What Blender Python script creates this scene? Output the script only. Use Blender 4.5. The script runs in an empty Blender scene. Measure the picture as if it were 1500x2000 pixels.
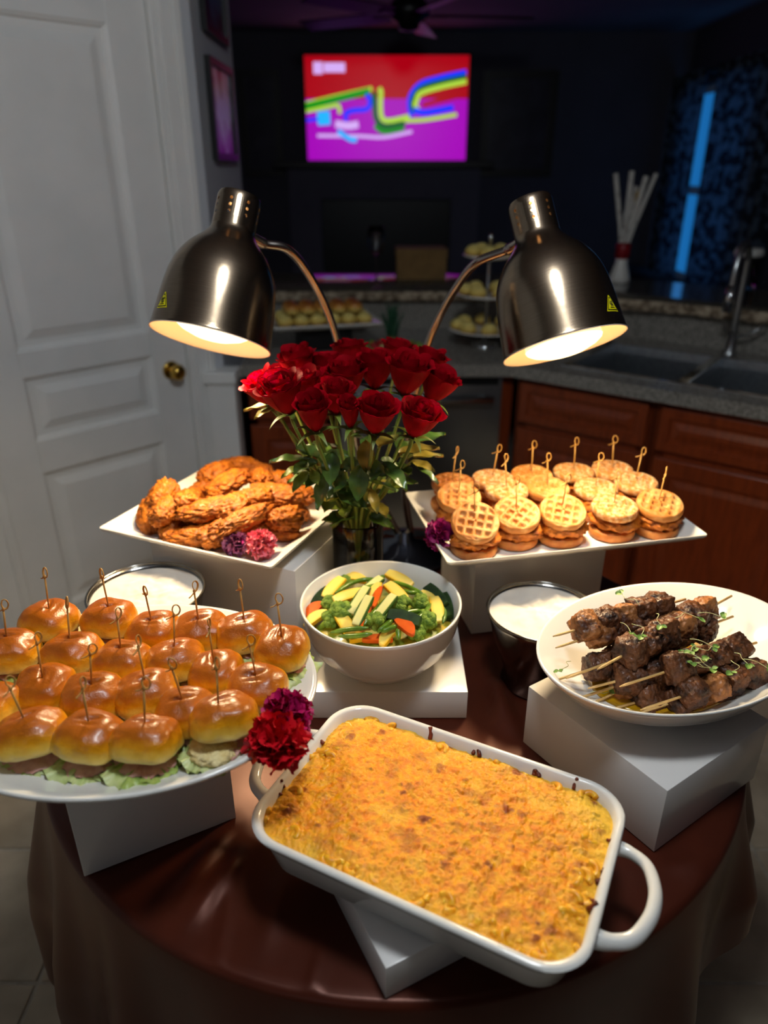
import bpy, bmesh, math, random
from mathutils import Vector, Matrix, noise

# ---------------------------------------------------------------- camera, light, exposure
SC = bpy.context.scene
COL = SC.collection
FPX, PITCH, CZ = 1420.0, math.radians(25.3), 1.54      # focal length in px of the 1500x2000 frame, pitch, camera height
cam_d = bpy.data.cameras.new('camera')
cam = bpy.data.objects.new('camera', cam_d)
COL.objects.link(cam)
cam.location = (0, 0, CZ)
cam.rotation_euler = (math.radians(90) - PITCH, 0, 0)
cam_d.sensor_fit = 'VERTICAL'
cam_d.sensor_height = 36
cam_d.sensor_width = 27
cam_d.lens = 36 * FPX / 2000
cam_d.clip_start = 0.05
cam_d.dof.use_dof = True
cam_d.dof.focus_distance = 0.98
cam_d.dof.aperture_fstop = 2.5
SC.camera = cam

W = bpy.data.worlds.new('dusk_sky')
SC.world = W
W.use_nodes = True
W.node_tree.nodes['Background'].inputs[0].default_value = (0.03, 0.09, 0.22, 1)
W.node_tree.nodes['Background'].inputs[1].default_value = 0.3


def area_light(name, loc, target, sx, sy, power, col):
    d = bpy.data.lights.new(name, 'AREA')
    d.shape = 'RECTANGLE'
    d.size, d.size_y = sx, sy
    d.energy = power
    d.color = col
    o = bpy.data.objects.new(name, d)
    COL.objects.link(o)
    o.location = loc
    o.rotation_euler = (Vector(target) - Vector(loc)).to_track_quat('-Z', 'Y').to_euler()
    return o


# faint cool fill light, added behind the camera at an invented window
area_light('cool_fill_light', (-0.75, -1.66, 1.60), (-0.75, 5, 1.55), 0.62, 1.2, 1.2, (0.70, 0.86, 1.0))
# the opal glass ceiling lamp of the kitchen, above the camera
kl = bpy.data.lights.new('kitchen_ceiling_light', 'POINT')
kl.energy, kl.color, kl.shadow_soft_size = 28, (0.86, 0.94, 1.0), 0.11
klo = bpy.data.objects.new('kitchen_ceiling_light', kl)
COL.objects.link(klo)
klo.location = (0.10, 0.52, 2.26)
# blue dusk light through the gap in the living room curtains
area_light('living_window_light', (2.31, 5.58, 1.42), (0, 5.58, 1.42), 1.14, 1.22, 1.3, (0.10, 0.40, 1.0))

SC.view_settings.view_transform = 'Standard'
SC.view_settings.look = 'None'
SC.view_settings.gamma = 1.0
SC.view_settings.use_curve_mapping = False
SC.view_settings.exposure = 0.1

# ---------------------------------------------------------------- helpers
TZ = 0.76                                               # table height
PI = math.pi
sn, cs = math.sin, math.cos
RND = random.Random(11)


def ray(x, y):
    u, v = (x - 750) / FPX, (y - 1000) / FPX
    return Vector((u, cs(PITCH) - v * sn(PITCH), -sn(PITCH) - v * cs(PITCH)))


def P(x, y, z):
    """point at height z seen at pixel x, y"""
    d = ray(x, y)
    return Vector((0, 0, CZ)) + d * ((z - CZ) / d.z)


def PY(x, y, Y):
    d = ray(x, y)
    return Vector((0, 0, CZ)) + d * (Y / d.y)


def PX(x, y, X):
    d = ray(x, y)
    return Vector((0, 0, CZ)) + d * (X / d.x)


def srgb(h):
    if not isinstance(h, str):
        return tuple(h)
    h = h.lstrip('#')
    c = [int(h[i:i + 2], 16) / 255 for i in (0, 2, 4)]
    return tuple(x / 12.92 if x <= 0.04045 else ((x + 0.055) / 1.055) ** 2.4 for x in c)


def T(loc=(0, 0, 0), rz=0, rx=0, ry=0, s=1):
    sc = Matrix.Diagonal((*(s if hasattr(s, '__len__') else (s, s, s)), 1))
    return (Matrix.Translation(loc) @ Matrix.Rotation(rz, 4, 'Z') @ Matrix.Rotation(ry, 4, 'Y')
            @ Matrix.Rotation(rx, 4, 'X') @ sc)


def align(frm, to):
    """matrix that moves local z onto the line frm -> to, origin at frm"""
    d = Vector(to) - Vector(frm)
    return Matrix.Translation(frm) @ d.to_track_quat('Z', 'Y').to_matrix().to_4x4()


class MB:
    def __init__(s):
        s.v, s.f, s.m, s.mi = [], [], [], 0

    def add(s, vs, fs, M=None):
        o = len(s.v)
        s.v += [(M @ Vector(p)) if M else Vector(p) for p in vs]
        s.f += [tuple(i + o for i in f) for f in fs]
        s.m += [s.mi] * len(fs)
        return s

    def box(s, c, d, M=None, bev=0, seg=2):
        if bev:
            b = bmesh.new()
            bmesh.ops.create_cube(b, size=1, matrix=Matrix.Diagonal((*d, 1)))
            bmesh.ops.bevel(b, geom=b.edges[:], offset=bev, segments=seg, affect='EDGES', profile=0.5)
            b.verts.index_update()
            vs = [v.co + Vector(c) for v in b.verts]
            fs = [[v.index for v in f.verts] for f in b.faces]
            b.free()
            return s.add(vs, fs, M)
        x, y, z = [k / 2 for k in d]
        vs = [Vector(c) + Vector(p) for p in
              ((-x, -y, -z), (x, -y, -z), (x, y, -z), (-x, y, -z), (-x, -y, z), (x, -y, z), (x, y, z), (-x, y, z))]
        return s.add(vs, [(3, 2, 1, 0), (4, 5, 6, 7), (0, 1, 5, 4), (1, 2, 6, 5), (2, 3, 7, 6), (3, 0, 4, 7)], M)

    def b2(s, lo, hi, M=None, bev=0):
        lo, hi = Vector(lo), Vector(hi)
        return s.box((lo + hi) / 2, hi - lo, M, bev)

    def lathe(s, prof, n=32, M=None, sx=1, sy=1):
        vs, fs, rings = [], [], []
        for r, z in prof:
            if r <= 1e-6:
                rings.append([len(vs)])
                vs.append((0, 0, z))
            else:
                rings.append(list(range(len(vs), len(vs) + n)))
                vs += [(r * sx * cs(2 * PI * k / n), r * sy * sn(2 * PI * k / n), z) for k in range(n)]
        for a, b in zip(rings, rings[1:]):
            for k in range(n):
                k2 = (k + 1) % n
                if len(a) == 1 and len(b) == 1:
                    continue
                if len(a) == 1:
                    fs.append((a[0], b[k2], b[k]))
                elif len(b) == 1:
                    fs.append((a[k], a[k2], b[0]))
                else:
                    fs.append((a[k], a[k2], b[k2], b[k]))
        return s.add(vs, fs, M)

    def tube(s, pts, rad, n=8, M=None, closed=False, cap=True, flat=1.0):
        pts = [Vector(p) for p in pts]
        N = len(pts)
        if not hasattr(rad, '__len__'):
            rad = [rad] * N
        tan = []
        for i in range(N):
            a = pts[(i - 1) % N] if (closed or i) else pts[0]
            b = pts[(i + 1) % N] if (closed or i < N - 1) else pts[-1]
            t = b - a
            tan.append(t.normalized() if t.length > 1e-9 else Vector((0, 0, 1)))
        nrm = tan[0].orthogonal().normalized()
        vs, fs = [], []
        for i in range(N):
            nrm = (nrm - tan[i] * nrm.dot(tan[i])).normalized()
            bi = tan[i].cross(nrm)
            for k in range(n):
                a = 2 * PI * k / n
                vs.append(pts[i] + (nrm * cs(a) + bi * sn(a) * flat) * rad[i])
        for i in range(N if closed else N - 1):
            j = (i + 1) % N
            for k in range(n):
                k2 = (k + 1) % n
                fs.append((i * n + k, i * n + k2, j * n + k2, j * n + k))
        if cap and not closed:
            fs.append(tuple(range(n - 1, -1, -1)))
            fs.append(tuple((N - 1) * n + k for k in range(n)))
        return s.add(vs, fs, M)

    def grid(s, fn, nu, nv, M=None, cu=False):
        vs = [fn(i / (nu if cu else nu - 1), j / (nv - 1)) for j in range(nv) for i in range(nu)]
        fs = []
        for j in range(nv - 1):
            for i in range(nu if cu else nu - 1):
                i2 = (i + 1) % nu
                fs.append((j * nu + i, j * nu + i2, (j + 1) * nu + i2, (j + 1) * nu + i))
        return s.add(vs, fs, M)

    def loft(s, rings, M=None, cap0=False, cap1=False):
        n = len(rings[0])
        vs = [p for r in rings for p in r]
        fs = []
        for i in range(len(rings) - 1):
            for k in range(n):
                k2 = (k + 1) % n
                fs.append((i * n + k, i * n + k2, (i + 1) * n + k2, (i + 1) * n + k))
        if cap0:
            fs.append(tuple(range(n - 1, -1, -1)))
        if cap1:
            fs.append(tuple((len(rings) - 1) * n + k for k in range(n)))
        return s.add(vs, fs, M)

    def prism(s, poly, z0, z1, M=None):
        n = len(poly)
        return s.loft([[(x, y, z0) for x, y in poly], [(x, y, z1) for x, y in poly]], M, True, True)

    def ico(s, fn=None, sub=3, M=None):
        b = bmesh.new()
        bmesh.ops.create_icosphere(b, subdivisions=sub, radius=1)
        b.verts.index_update()
        vs = [fn(v.co.copy()) if fn else v.co.copy() for v in b.verts]
        fs = [[v.index for v in f.verts] for f in b.faces]
        b.free()
        return s.add(vs, fs, M)

    def mesh(s, name, smooth=True, ang=None):
        me = bpy.data.meshes.new(name)
        me.from_pydata([tuple(p) for p in s.v], [], s.f)
        if any(s.m):
            me.polygons.foreach_set('material_index', s.m)
        me.polygons.foreach_set('use_smooth', [bool(smooth)] * len(s.f))
        if smooth and ang:
            me.set_sharp_from_angle(angle=math.radians(ang))
        me.update()
        return me


def obj(name, mb, mat, parent=None, M=None, smooth=True, ang=None):
    """link ONE mesh object; mb is an MB or mesh data to share"""
    if isinstance(mb, MB):
        me = mb.mesh(name, smooth, ang)
        for m in (mat if isinstance(mat, (list, tuple)) else [mat]):
            me.materials.append(m)
    else:
        me = mb
        if mat is not None and not me.materials:
            me.materials.append(mat)
    o = bpy.data.objects.new(name, me)
    COL.objects.link(o)
    if parent is not None:
        o.parent = parent
    if M is not None:
        o.matrix_local = M
    return o


def tag(o, label, cat, group=None, kind=None):
    o['label'] = label
    if cat:
        o['category'] = cat
    if group:
        o['group'] = group
    if kind:
        o['kind'] = kind
    return o


def thing(name, label, cat, M=None, group=None):
    o = bpy.data.objects.new(name, None)
    o.empty_display_size = 0.02
    COL.objects.link(o)
    if M is not None:
        o.matrix_local = M
    return tag(o, label, cat, group)


def struct(name, mb, mat, parent=None, M=None, smooth=False, ang=None, label=None):
    o = obj(name, mb, mat, parent, M, smooth, ang)
    if parent is None:
        o['kind'] = 'structure'
        if label:
            o['label'] = label
    return o


def fbm(p, sc, octv=3):
    r, a, t = 0, 1, 0
    p = Vector(p) * sc
    for _ in range(octv):
        r += a * noise.noise(p)
        t += a
        a *= 0.5
        p = p * 2.03 + Vector((3.1, 1.7, 5.3))
    return r / t


def bez(pts, n=24):
    """smooth curve through the points (Catmull-Rom)"""
    pts = [Vector(p) for p in pts]
    Q = [pts[0] * 2 - pts[1]] + pts + [pts[-1] * 2 - pts[-2]]
    out = []
    for i in range(1, len(Q) - 2):
        for k in range(n):
            t = k / n
            a, b, c, d = Q[i - 1], Q[i], Q[i + 1], Q[i + 2]
            out.append(0.5 * ((2 * b) + (c - a) * t + (2 * a - 5 * b + 4 * c - d) * t * t + (3 * b - a - 3 * c + d) * t ** 3))
    out.append(pts[-1])
    return out


def interp(tab, x):
    for (x0, y0), (x1, y1) in zip(tab, tab[1:]):
        if x <= x1:
            return y0 + (y1 - y0) * max(0, (x - x0)) / (x1 - x0)
    return tab[-1][1]


# ---------------------------------------------------------------- materials (all procedural)
def mat(name, col, col2=None, rough=0.5, metal=0.0, vscale=30, mix=(0.4, 0.65), bump=0, bscale=200, bdist=0.002,
        spec=0.5, coat=0, sss=0, sss_r=(1, 0.4, 0.2), emit=None, estr=0, trans=0, ior=1.45, sheen=0, aniso=0,
        stretch=None, det=4, alpha=1, coat_rough=0.1, tint=None, bdistort=0):
    m = bpy.data.materials.new(name)
    m.use_nodes = True
    nt = m.node_tree
    b = nt.nodes['Principled BSDF']
    I = b.inputs
    c1 = (*srgb(col), 1)
    I['Base Color'].default_value = c1
    I['Roughness'].default_value = rough
    I['Metallic'].default_value = metal
    I['Specular IOR Level'].default_value = spec
    I['IOR'].default_value = ior
    I['Coat Weight'].default_value = coat
    I['Coat Roughness'].default_value = coat_rough
    I['Transmission Weight'].default_value = trans
    I['Sheen Weight'].default_value = sheen
    I['Anisotropic'].default_value = aniso
    I['Alpha'].default_value = alpha
    if tint:
        I['Specular Tint'].default_value = (*srgb(tint), 1)
    if sss:
        I['Subsurface Weight'].default_value = sss
        I['Subsurface Radius'].default_value = sss_r
        I['Subsurface Scale'].default_value = 0.01
    if emit:
        I['Emission Color'].default_value = (*srgb(emit), 1)
        I['Emission Strength'].default_value = estr
    tc = nt.nodes.new('ShaderNodeTexCoord')
    src = tc.outputs['Object']
    if stretch:
        mp = nt.nodes.new('ShaderNodeMapping')
        mp.inputs['Scale'].default_value = stretch
        nt.links.new(src, mp.inputs['Vector'])
        src = mp.outputs['Vector']
    if col2:
        n = nt.nodes.new('ShaderNodeTexNoise')
        n.inputs['Scale'].default_value = vscale
        n.inputs['Detail'].default_value = det
        nt.links.new(src, n.inputs['Vector'])
        r = nt.nodes.new('ShaderNodeValToRGB')
        r.color_ramp.elements[0].position, r.color_ramp.elements[1].position = mix
        r.color_ramp.elements[0].color = c1
        r.color_ramp.elements[1].color = (*srgb(col2), 1)
        nt.links.new(n.outputs['Fac'], r.inputs['Fac'])
        nt.links.new(r.outputs['Color'], I['Base Color'])
    if bump:
        n2 = nt.nodes.new('ShaderNodeTexNoise')
        n2.inputs['Scale'].default_value = bscale
        n2.inputs['Detail'].default_value = 4
        n2.inputs['Distortion'].default_value = bdistort
        nt.links.new(src, n2.inputs['Vector'])
        bp = nt.nodes.new('ShaderNodeBump')
        bp.inputs['Strength'].default_value = bump
        bp.inputs['Distance'].default_value = bdist
        nt.links.new(n2.outputs['Fac'], bp.inputs['Height'])
        nt.links.new(bp.outputs['Normal'], I['Normal'])
    return m


def ramp_mat(name, stops, src='Generated', axis='Z', jitter=0.1, jscale=25, **kw):
    """colour that runs along one axis of the thing (crust, skin, fade) with noise"""
    m = mat(name, stops[0][1], **kw)
    nt = m.node_tree
    b = nt.nodes['Principled BSDF']
    tc = nt.nodes.new('ShaderNodeTexCoord')
    sp = nt.nodes.new('ShaderNodeSeparateXYZ')
    nt.links.new(tc.outputs[src], sp.inputs[0])
    n = nt.nodes.new('ShaderNodeTexNoise')
    n.inputs['Scale'].default_value = jscale
    n.inputs['Detail'].default_value = 4
    nt.links.new(tc.outputs['Object'], n.inputs['Vector'])
    ma = nt.nodes.new('ShaderNodeMath')
    ma.operation = 'MULTIPLY_ADD'
    ma.inputs[1].default_value = jitter * 2
    nt.links.new(n.outputs['Fac'], ma.inputs[0])
    nt.links.new(sp.outputs[axis], ma.inputs[2])
    mb_ = nt.nodes.new('ShaderNodeMath')
    mb_.operation = 'SUBTRACT'
    mb_.inputs[1].default_value = jitter
    nt.links.new(ma.outputs[0], mb_.inputs[0])
    r = nt.nodes.new('ShaderNodeValToRGB')
    el = r.color_ramp.elements
    el[0].position, el[0].color = stops[0][0], (*srgb(stops[0][1]), 1)
    el[1].position, el[1].color = stops[-1][0], (*srgb(stops[-1][1]), 1)
    for p, c in stops[1:-1]:
        e = el.new(p)
        e.color = (*srgb(c), 1)
    nt.links.new(mb_.outputs[0], r.inputs['Fac'])
    nt.links.new(r.outputs['Color'], b.inputs['Base Color'])
    return m


M_wallk = mat('kitchen_wall_paint', '#c6c9cd', '#c1c4c9', rough=0.8, vscale=3, bump=0.1, bscale=300)
M_wall = mat('living_wall_paint', '#4c4a55', '#474650', rough=0.85, vscale=3, bump=0.1, bscale=300)
M_ceil = mat('ceiling_paint', '#8c8a90', '#86848a', rough=0.9, vscale=4, bump=0.15, bscale=250)
M_white = mat('white_door_paint', '#efeeea', '#e8e8e4', rough=0.45, vscale=5)
M_tile = mat('floor_tile', '#b5a58c', '#9c8d76', rough=0.45, vscale=7, bump=0.1, bscale=40)
M_grout = mat('floor_grout', '#b5ab9b', '#a39988', rough=0.9, vscale=50)
M_brass = mat('polished_brass', '#c9a24a', rough=0.18, metal=1)
M_cherry = mat('cherry_wood', '#8f3e1a', '#702c12', rough=0.35, vscale=9, stretch=(8, 8, 1), mix=(0.3, 0.75))
M_granite = mat('speckled_granite', '#98938a', '#6c675e', rough=0.25, vscale=140, mix=(0.42, 0.6))
M_granite2 = mat('chiselled_stone_edge', '#b8a68c', '#6a5844', rough=0.8, vscale=40, mix=(0.4, 0.6), bump=0.6, bscale=60, bdist=0.01)
M_steel = mat('stainless_steel', '#b9bcbd', '#a9adae', rough=0.28, metal=1, vscale=60, stretch=(40, 1, 1))
M_sink = mat('sink_steel', '#a4a8ac', '#8f9499', rough=0.3, metal=1, vscale=80)
M_chrome = mat('chrome', '#d0d2d4', rough=0.08, metal=1)
M_black = mat('black_plastic', '#0a0a0b', '#101012', rough=0.4, vscale=60)
M_darkwood = mat('dark_frame_wood', '#15110f', '#1d1714', rough=0.4, vscale=20, stretch=(1, 1, 8))
M_cream = mat('cream_trim', '#d9d8d2', '#d2d1cc', rough=0.5, vscale=6)
M_glass = mat('clear_glass', '#ffffff', rough=0.02, trans=1, ior=1.45)
M_porc = mat('white_porcelain', '#efece4', '#ebe8e0', rough=0.12, vscale=8, coat=0.5, coat_rough=0.03)
M_enamel = mat('white_stoneware_glaze', '#edebe4', '#e6e4dd', rough=0.14, vscale=6, coat=0.5, coat_rough=0.04)
M_riser = mat('gloss_white_acrylic', '#e9e4de', '#e5e0da', rough=0.18, vscale=4, coat=0.3)
M_bamboo = mat('bamboo', '#c79a52', '#a87838', rough=0.55, vscale=60, stretch=(1, 1, 0.2))
M_stick = mat('skewer_wood', '#d9b273', '#c49a58', rough=0.55, vscale=50)
# ================================================================= the room
HZ = 2.45
# floor slab with tiles laid on it (grout shows in the joints)
floor = struct('floor', MB().b2((-2.7, -1.9, -0.12), (2.4, 6.45, -0.004)), M_grout, label='beige tiled floor with pale grout joints')
TS = 0.33
tile_me = MB().box((0, 0, 0), (TS - 0.008, TS - 0.008, 0.012), bev=0.002, seg=1).mesh('tile', False)
tile_me.materials.append(M_tile)
for i in range(-5, 7):
    for j in range(-1, 9):
        x, y = 0.10 + i * TS, 0.13 + j * TS
        obj('tile', tile_me, None, floor, T((x, y, -0.006 + RND.uniform(-0.0006, 0.0006)), rz=RND.choice((0, PI / 2, PI, -PI / 2))))
struct('ceiling', MB().b2((-2.7, -1.9, HZ), (2.4, 6.45, HZ + 0.1)), M_ceil)
struct('wall_back', MB().b2((-2.72, 6.35, 0), (2.42, 6.47, HZ)), M_wall)
struct('wall_living_left', MB().b2((-2.72, 3.2, 0), (-2.6, 6.35, HZ)), M_wall)
# right wall with the living room window opening
mb = MB().b2((2.3, -1.8, 0), (2.42, 4.95, HZ)).b2((2.3, 6.22, 0), (2.42, 6.35, HZ))
mb.b2((2.3, 4.95, 0), (2.42, 6.22, 0.75)).b2((2.3, 4.95, 2.08), (2.42, 6.22, HZ))
struct('wall_right', mb, M_wall)
# wall behind the camera with an opening for the added window
KW = (-1.10, -0.40, 0.95, 2.20)
mb = MB().b2((-1.82, -1.92, 0), (KW[0], -1.8, HZ)).b2((KW[1], -1.92, 0), (2.42, -1.8, HZ))
mb.b2((KW[0], -1.92, 0), (KW[1], -1.8, KW[2])).b2((KW[0], -1.92, KW[3]), (KW[1], -1.8, HZ))
struct('wall_behind', mb, mat('taupe_kitchen_wall', '#6a5846', '#5f4e3d', rough=0.7, vscale=4))
struct('wall_left', MB().b2((-1.82, -1.8, 0), (-1.7, 1.43, HZ)), M_wallk)
hall = struct('wall_hall', MB().prism([(-0.57, 2.555), (-0.57, 3.2), (-2.6, 3.2), (-2.6, 3.09), (-0.68, 3.09), (-0.68, 2.60)], 0, HZ), M_wallk)

# pantry wall at 45 degrees: local x runs back along the wall, y out into the room
MD = Matrix.Translation((-0.57, 2.555, 0)) @ Matrix(((-0.70711, 0.70711, 0, 0), (-0.70711, -0.70711, 0, 0), (0, 0, 1, 0), (0, 0, 0, 1)))
D0, D1 = 0.141, 0.797
mb = MB().b2((0, -0.11, 0), (D0 - 0.02, 0, HZ)).b2((D1 + 0.02, -0.11, 0), (1.6, 0, HZ)).b2((D0 - 0.02, -0.11, 2.06), (D1 + 0.02, 0, HZ))
struct('wall_pantry', mb, M_wallk, M=MD)
# casing with two beads
for k, (lo, hi) in enumerate((((0.040, 0, 0), (D0 - 0.004, 0, 2.13)), ((D1 + 0.004, 0, 0), (D1 + 0.105, 0, 2.13)), ((0.040, 0, 2.04), (D1 + 0.105, 0, 2.135)))):
    mb = MB()
    w = hi[0] - lo[0]
    if k < 2:
        inner = lo[0] if k == 1 else hi[0]
        sgn = 1 if k == 1 else -1
        for a, b, d in ((0.0, 0.022, 0.010), (0.022, 0.030, 0.016), (0.030, 0.070, 0.013), (0.070, 0.095, 0.020)):
            x0, x1 = sorted((inner + sgn * a, inner + sgn * b))
            mb.b2((x0, -0.001, lo[2]), (x1, d, hi[2]), bev=0.003)
    else:
        mb.b2((lo[0], -0.001, lo[2] + 0.0), (hi[0], 0.021, hi[2]), bev=0.004)
    struct('trim_%d' % (k + 1), mb, M_white, M=MD, label='white moulded casing of the pantry door')
struct('trim_4', MB().b2((D0 - 0.02, -0.11, 0), (D0 - 0.003, -0.002, 2.06)).b2((D1 + 0.003, -0.11, 0), (D1 + 0.02, -0.002, 2.06))
       .b2((D0 - 0.02, -0.11, 2.036), (D1 + 0.02, -0.002, 2.06)), M_white, M=MD, label='white jamb of the pantry door')
# three panel door
door = struct('door_1', MB().b2((D0, -0.050, 0.012), (D1, -0.024, 2.03)), M_white, M=MD, label='white three panel pantry door with brass knob')
PN = (0.262, 0.676)
for x0, x1 in ((D0, PN[0]), (PN[1], D1)):
    obj('stile', MB().b2((x0, -0.026, 0.012), (x1, -0.008, 2.03), bev=0.002), M_white, door, smooth=False)
rails = ((0.012, 0.215), (0.687, 0.79), (0.985, 1.06), (1.90, 2.03))
for z0, z1 in rails:
    obj('rail', MB().b2((PN[0], -0.026, z0), (PN[1], -0.008, z1), bev=0.002), M_white, door, smooth=False)
for z0, z1 in ((0.215, 0.687), (0.79, 0.985), (1.06, 1.90)):
    mb = MB()
    x0, x1 = PN
    rings = []
    for ins, y in ((0, -0.010), (0.007, -0.014), (0.012, -0.0225), (0.030, -0.0225), (0.055, -0.012), (0.058, -0.011)):
        rings.append([(x0 + ins, y, z0 + ins), (x0 + ins, y, z1 - ins), (x1 - ins, y, z1 - ins), (x1 - ins, y, z0 + ins)])
    mb.loft(rings, cap1=True)
    obj('panel', mb, M_white, door, smooth=False)
kn = obj('knob', MB().lathe([(0, 0.064), (0.012, 0.063), (0.022, 0.057), (0.027, 0.046), (0.026, 0.036), (0.018, 0.027), (0.010, 0.022), (0.0095, 0.006)], 24,
                            T((0.200, -0.008, 0.925), rx=-PI / 2)), M_brass, door)
kn['label'] = 'round polished brass door knob'
obj('knob_plate', MB().lathe([(0.0, 0.007), (0.026, 0.006), (0.031, 0.002), (0.031, 0)], 24, T((0.200, -0.008, 0.925), rx=-PI / 2)), M_brass, kn)
for z in (0.22, 1.0, 1.80):
    obj('hinge', MB().tube([(D1 + 0.001, -0.004, z - 0.045), (D1 + 0.001, -0.004, z + 0.045)], 0.006, 8), M_brass, door)
struct('baseboard_left', MB().b2((D1 + 0.11, 0, 0), (1.57, 0.014, 0.10), bev=0.004), M_white, M=MD)
# white end post where the counter meets the wall
struct('trim_5', MB().b2((-0.615, 2.475, 0), (-0.520, 2.555, 0.885)).b2((-0.625, 2.463, 0.862), (-0.512, 2.565, 0.905), bev=0.006), M_white,
       label='white painted end post with cap beside the cherry cabinets')

# unseen window, added behind the camera to carry the cool fill light
wk = struct('added_fill_window', MB().b2((KW[0], -1.90, KW[2]), (KW[0] + 0.04, -1.80, KW[3])).b2((KW[1] - 0.04, -1.90, KW[2]), (KW[1], -1.80, KW[3]))
            .b2((KW[0], -1.90, KW[2]), (KW[1], -1.80, KW[2] + 0.04)).b2((KW[0], -1.90, KW[3] - 0.04), (KW[1], -1.80, KW[3])), M_white)
for z0, z1 in ((KW[2] + 0.04, 1.56), (1.59, KW[3] - 0.04)):
    obj('pane', MB().b2((KW[0] + 0.04, -1.87, z0), (KW[1] - 0.04, -1.862, z1)), M_glass, wk, smooth=False)
# flush ceiling lamp of the kitchen (above the frame)
cl = thing('ceiling_lamp', 'flush round kitchen ceiling lamp with opal glass', 'lamp', T((0.10, 0.52, HZ)))
obj('rim', MB().lathe([(0.0, 0), (0.19, 0), (0.19, -0.03), (0.165, -0.035)], 32), M_chrome, cl)
obj('diffuser', MB().lathe([(0.165, -0.03), (0.15, -0.045), (0.08, -0.058), (0, -0.06)], 32),
    mat('opal_glass', '#f4f4f2', rough=0.4, emit='#e8f0ff', estr=0.4), cl)

# pictures on the hall wall
M_pr1 = mat('picture_print_white', '#c9d4e0', '#27402f', rough=0.3, vscale=9, mix=(0.45, 0.55), det=1)
M_pr2 = mat('picture_print_blue', '#2c5a78', '#0a141c', rough=0.3, vscale=12, mix=(0.4, 0.6), det=1)
for nm, lab, y0, y1, z0, z1, pm in (('framed_picture', 'dark framed print with pale shapes on the grey hall wall', 2.69, 3.07, 1.565, 1.865, M_pr1),
                                    ('framed_picture', 'dark framed blue print hung higher on the grey hall wall', 2.69, 3.05, 1.93, 2.23, M_pr2)):
    f = thing(nm, lab, 'picture', T((-0.57, (y0 + y1) / 2, z0)), 'pictures on the hall wall')
    w, h = (y1 - y0) / 2, z1 - z0
    t_ = 0.022
    mb = MB().b2((0, -w, 0), (0.02, w, t_)).b2((0, -w, h - t_), (0.02, w, h)).b2((0, -w, t_), (0.02, -w + t_, h - t_)).b2((0, w - t_, t_), (0.02, w, h - t_))
    obj('frame', mb, M_black, f, smooth=False)
    obj('print', MB().b2((0, -w + t_, t_), (0.012, w - t_, h - t_)), pm, f, smooth=False)

# ================================================================= kitchen counters
B0 = Vector((0.46, 2.57, 0))
AL = Vector((0.8, -0.6, 0))
# run R: local x along the angled run, y into its depth
MR = Matrix.Translation(B0) @ Matrix(((0.8, 0.6, 0, 0), (-0.6, 0.8, 0, 0), (0, 0, 1, 0), (0, 0, 0, 1)))


def raised_panel(x0, x1, z0, z1, y=0.0, fr=0.055):
    """a frame and panel front seen from -y"""
    mb = MB()
    rings = []
    for ins, yy in ((0, 0.0), (0, -0.018), (0.003, -0.02), (fr, -0.02), (fr + 0.004, -0.012), (fr + 0.015, -0.012), (fr + 0.035, -0.018)):
        yy += y
        rings.append([(x0 + ins, yy, z0 + ins), (x1 - ins, yy, z0 + ins), (x1 - ins, yy, z1 - ins), (x0 + ins, yy, z1 - ins)])
    return mb.loft(rings, cap1=True)


def base_cabinet(M, w, label, drawer=True):
    c = thing('base_cabinet', label, 'cabinet', M, 'cherry base cabinets')
    # carcass of boards: sides, floor, back and a face frame, open at the top
    mb = MB().b2((0, 0.03, 0.10), (0.016, 0.60, 0.867)).b2((w - 0.016, 0.03, 0.10), (w, 0.60, 0.867)).b2((0, 0.03, 0.10), (w, 0.60, 0.116))
    mb.b2((0, 0.585, 0.10), (w, 0.60, 0.867)).b2((0, 0.10, 0), (w, 0.116, 0.10))
    mb.b2((0, 0.03, 0.10), (0.045, 0.05, 0.867)).b2((w - 0.045, 0.03, 0.10), (w, 0.05, 0.867)).b2((0, 0.03, 0.825), (w, 0.05, 0.867)).b2((0, 0.03, 0.67), (w, 0.05, 0.71)).b2((0, 0.03, 0.1), (w, 0.05, 0.14))
    obj('body', mb, M_cherry, c, smooth=False)
    g = 0.02
    if drawer:
        obj('drawer', raised_panel(g, w - g, 0.70, 0.845, 0.03, 0.03), M_cherry, c, smooth=False)
        obj('door', raised_panel(g, w - g, 0.125, 0.675, 0.03), M_cherry, c, smooth=False)
    else:
        obj('door', raised_panel(g, w - g, 0.125, 0.845, 0.03), M_cherry, c, smooth=False)
    return c


base_cabinet(T((-0.515, 2.57, 0)), 0.345, 'narrow cherry base cabinet between white end post and dishwasher')
base_cabinet(MR @ T((0.012, 0, 0)), 0.50, 'cherry base cabinet under the left sink bowl beside the dishwasher')
base_cabinet(MR @ T((0.515, 0, 0)), 0.50, 'cherry base cabinet under the right sink bowl')
base_cabinet(MR @ T((1.018, 0, 0)), 0.48, 'cherry base cabinet at the far end of the sink run')
dw = thing('dishwasher', 'stainless dishwasher with bar handle under the stone counter', 'dishwasher', T((-0.165, 2.57, 0)))
obj('body', MB().b2((0.005, 0.05, 0.10), (0.595, 0.58, 0.865)).b2((0.02, 0.10, 0), (0.58, 0.56, 0.1)), M_black, dw, smooth=False)
obj('door', MB().b2((0.005, 0.012, 0.115), (0.595, 0.05, 0.862), bev=0.004), M_steel, dw, ang=40)
obj('handle', MB().tube([(0.04, -0.030, 0.785), (0.56, -0.030, 0.785)], 0.014, 12).tube([(0.07, -0.03, 0.785), (0.07, 0.014, 0.785)], 0.008)
    .tube([(0.53, -0.03, 0.785), (0.53, 0.014, 0.785)], 0.008), M_steel, dw)
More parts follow.
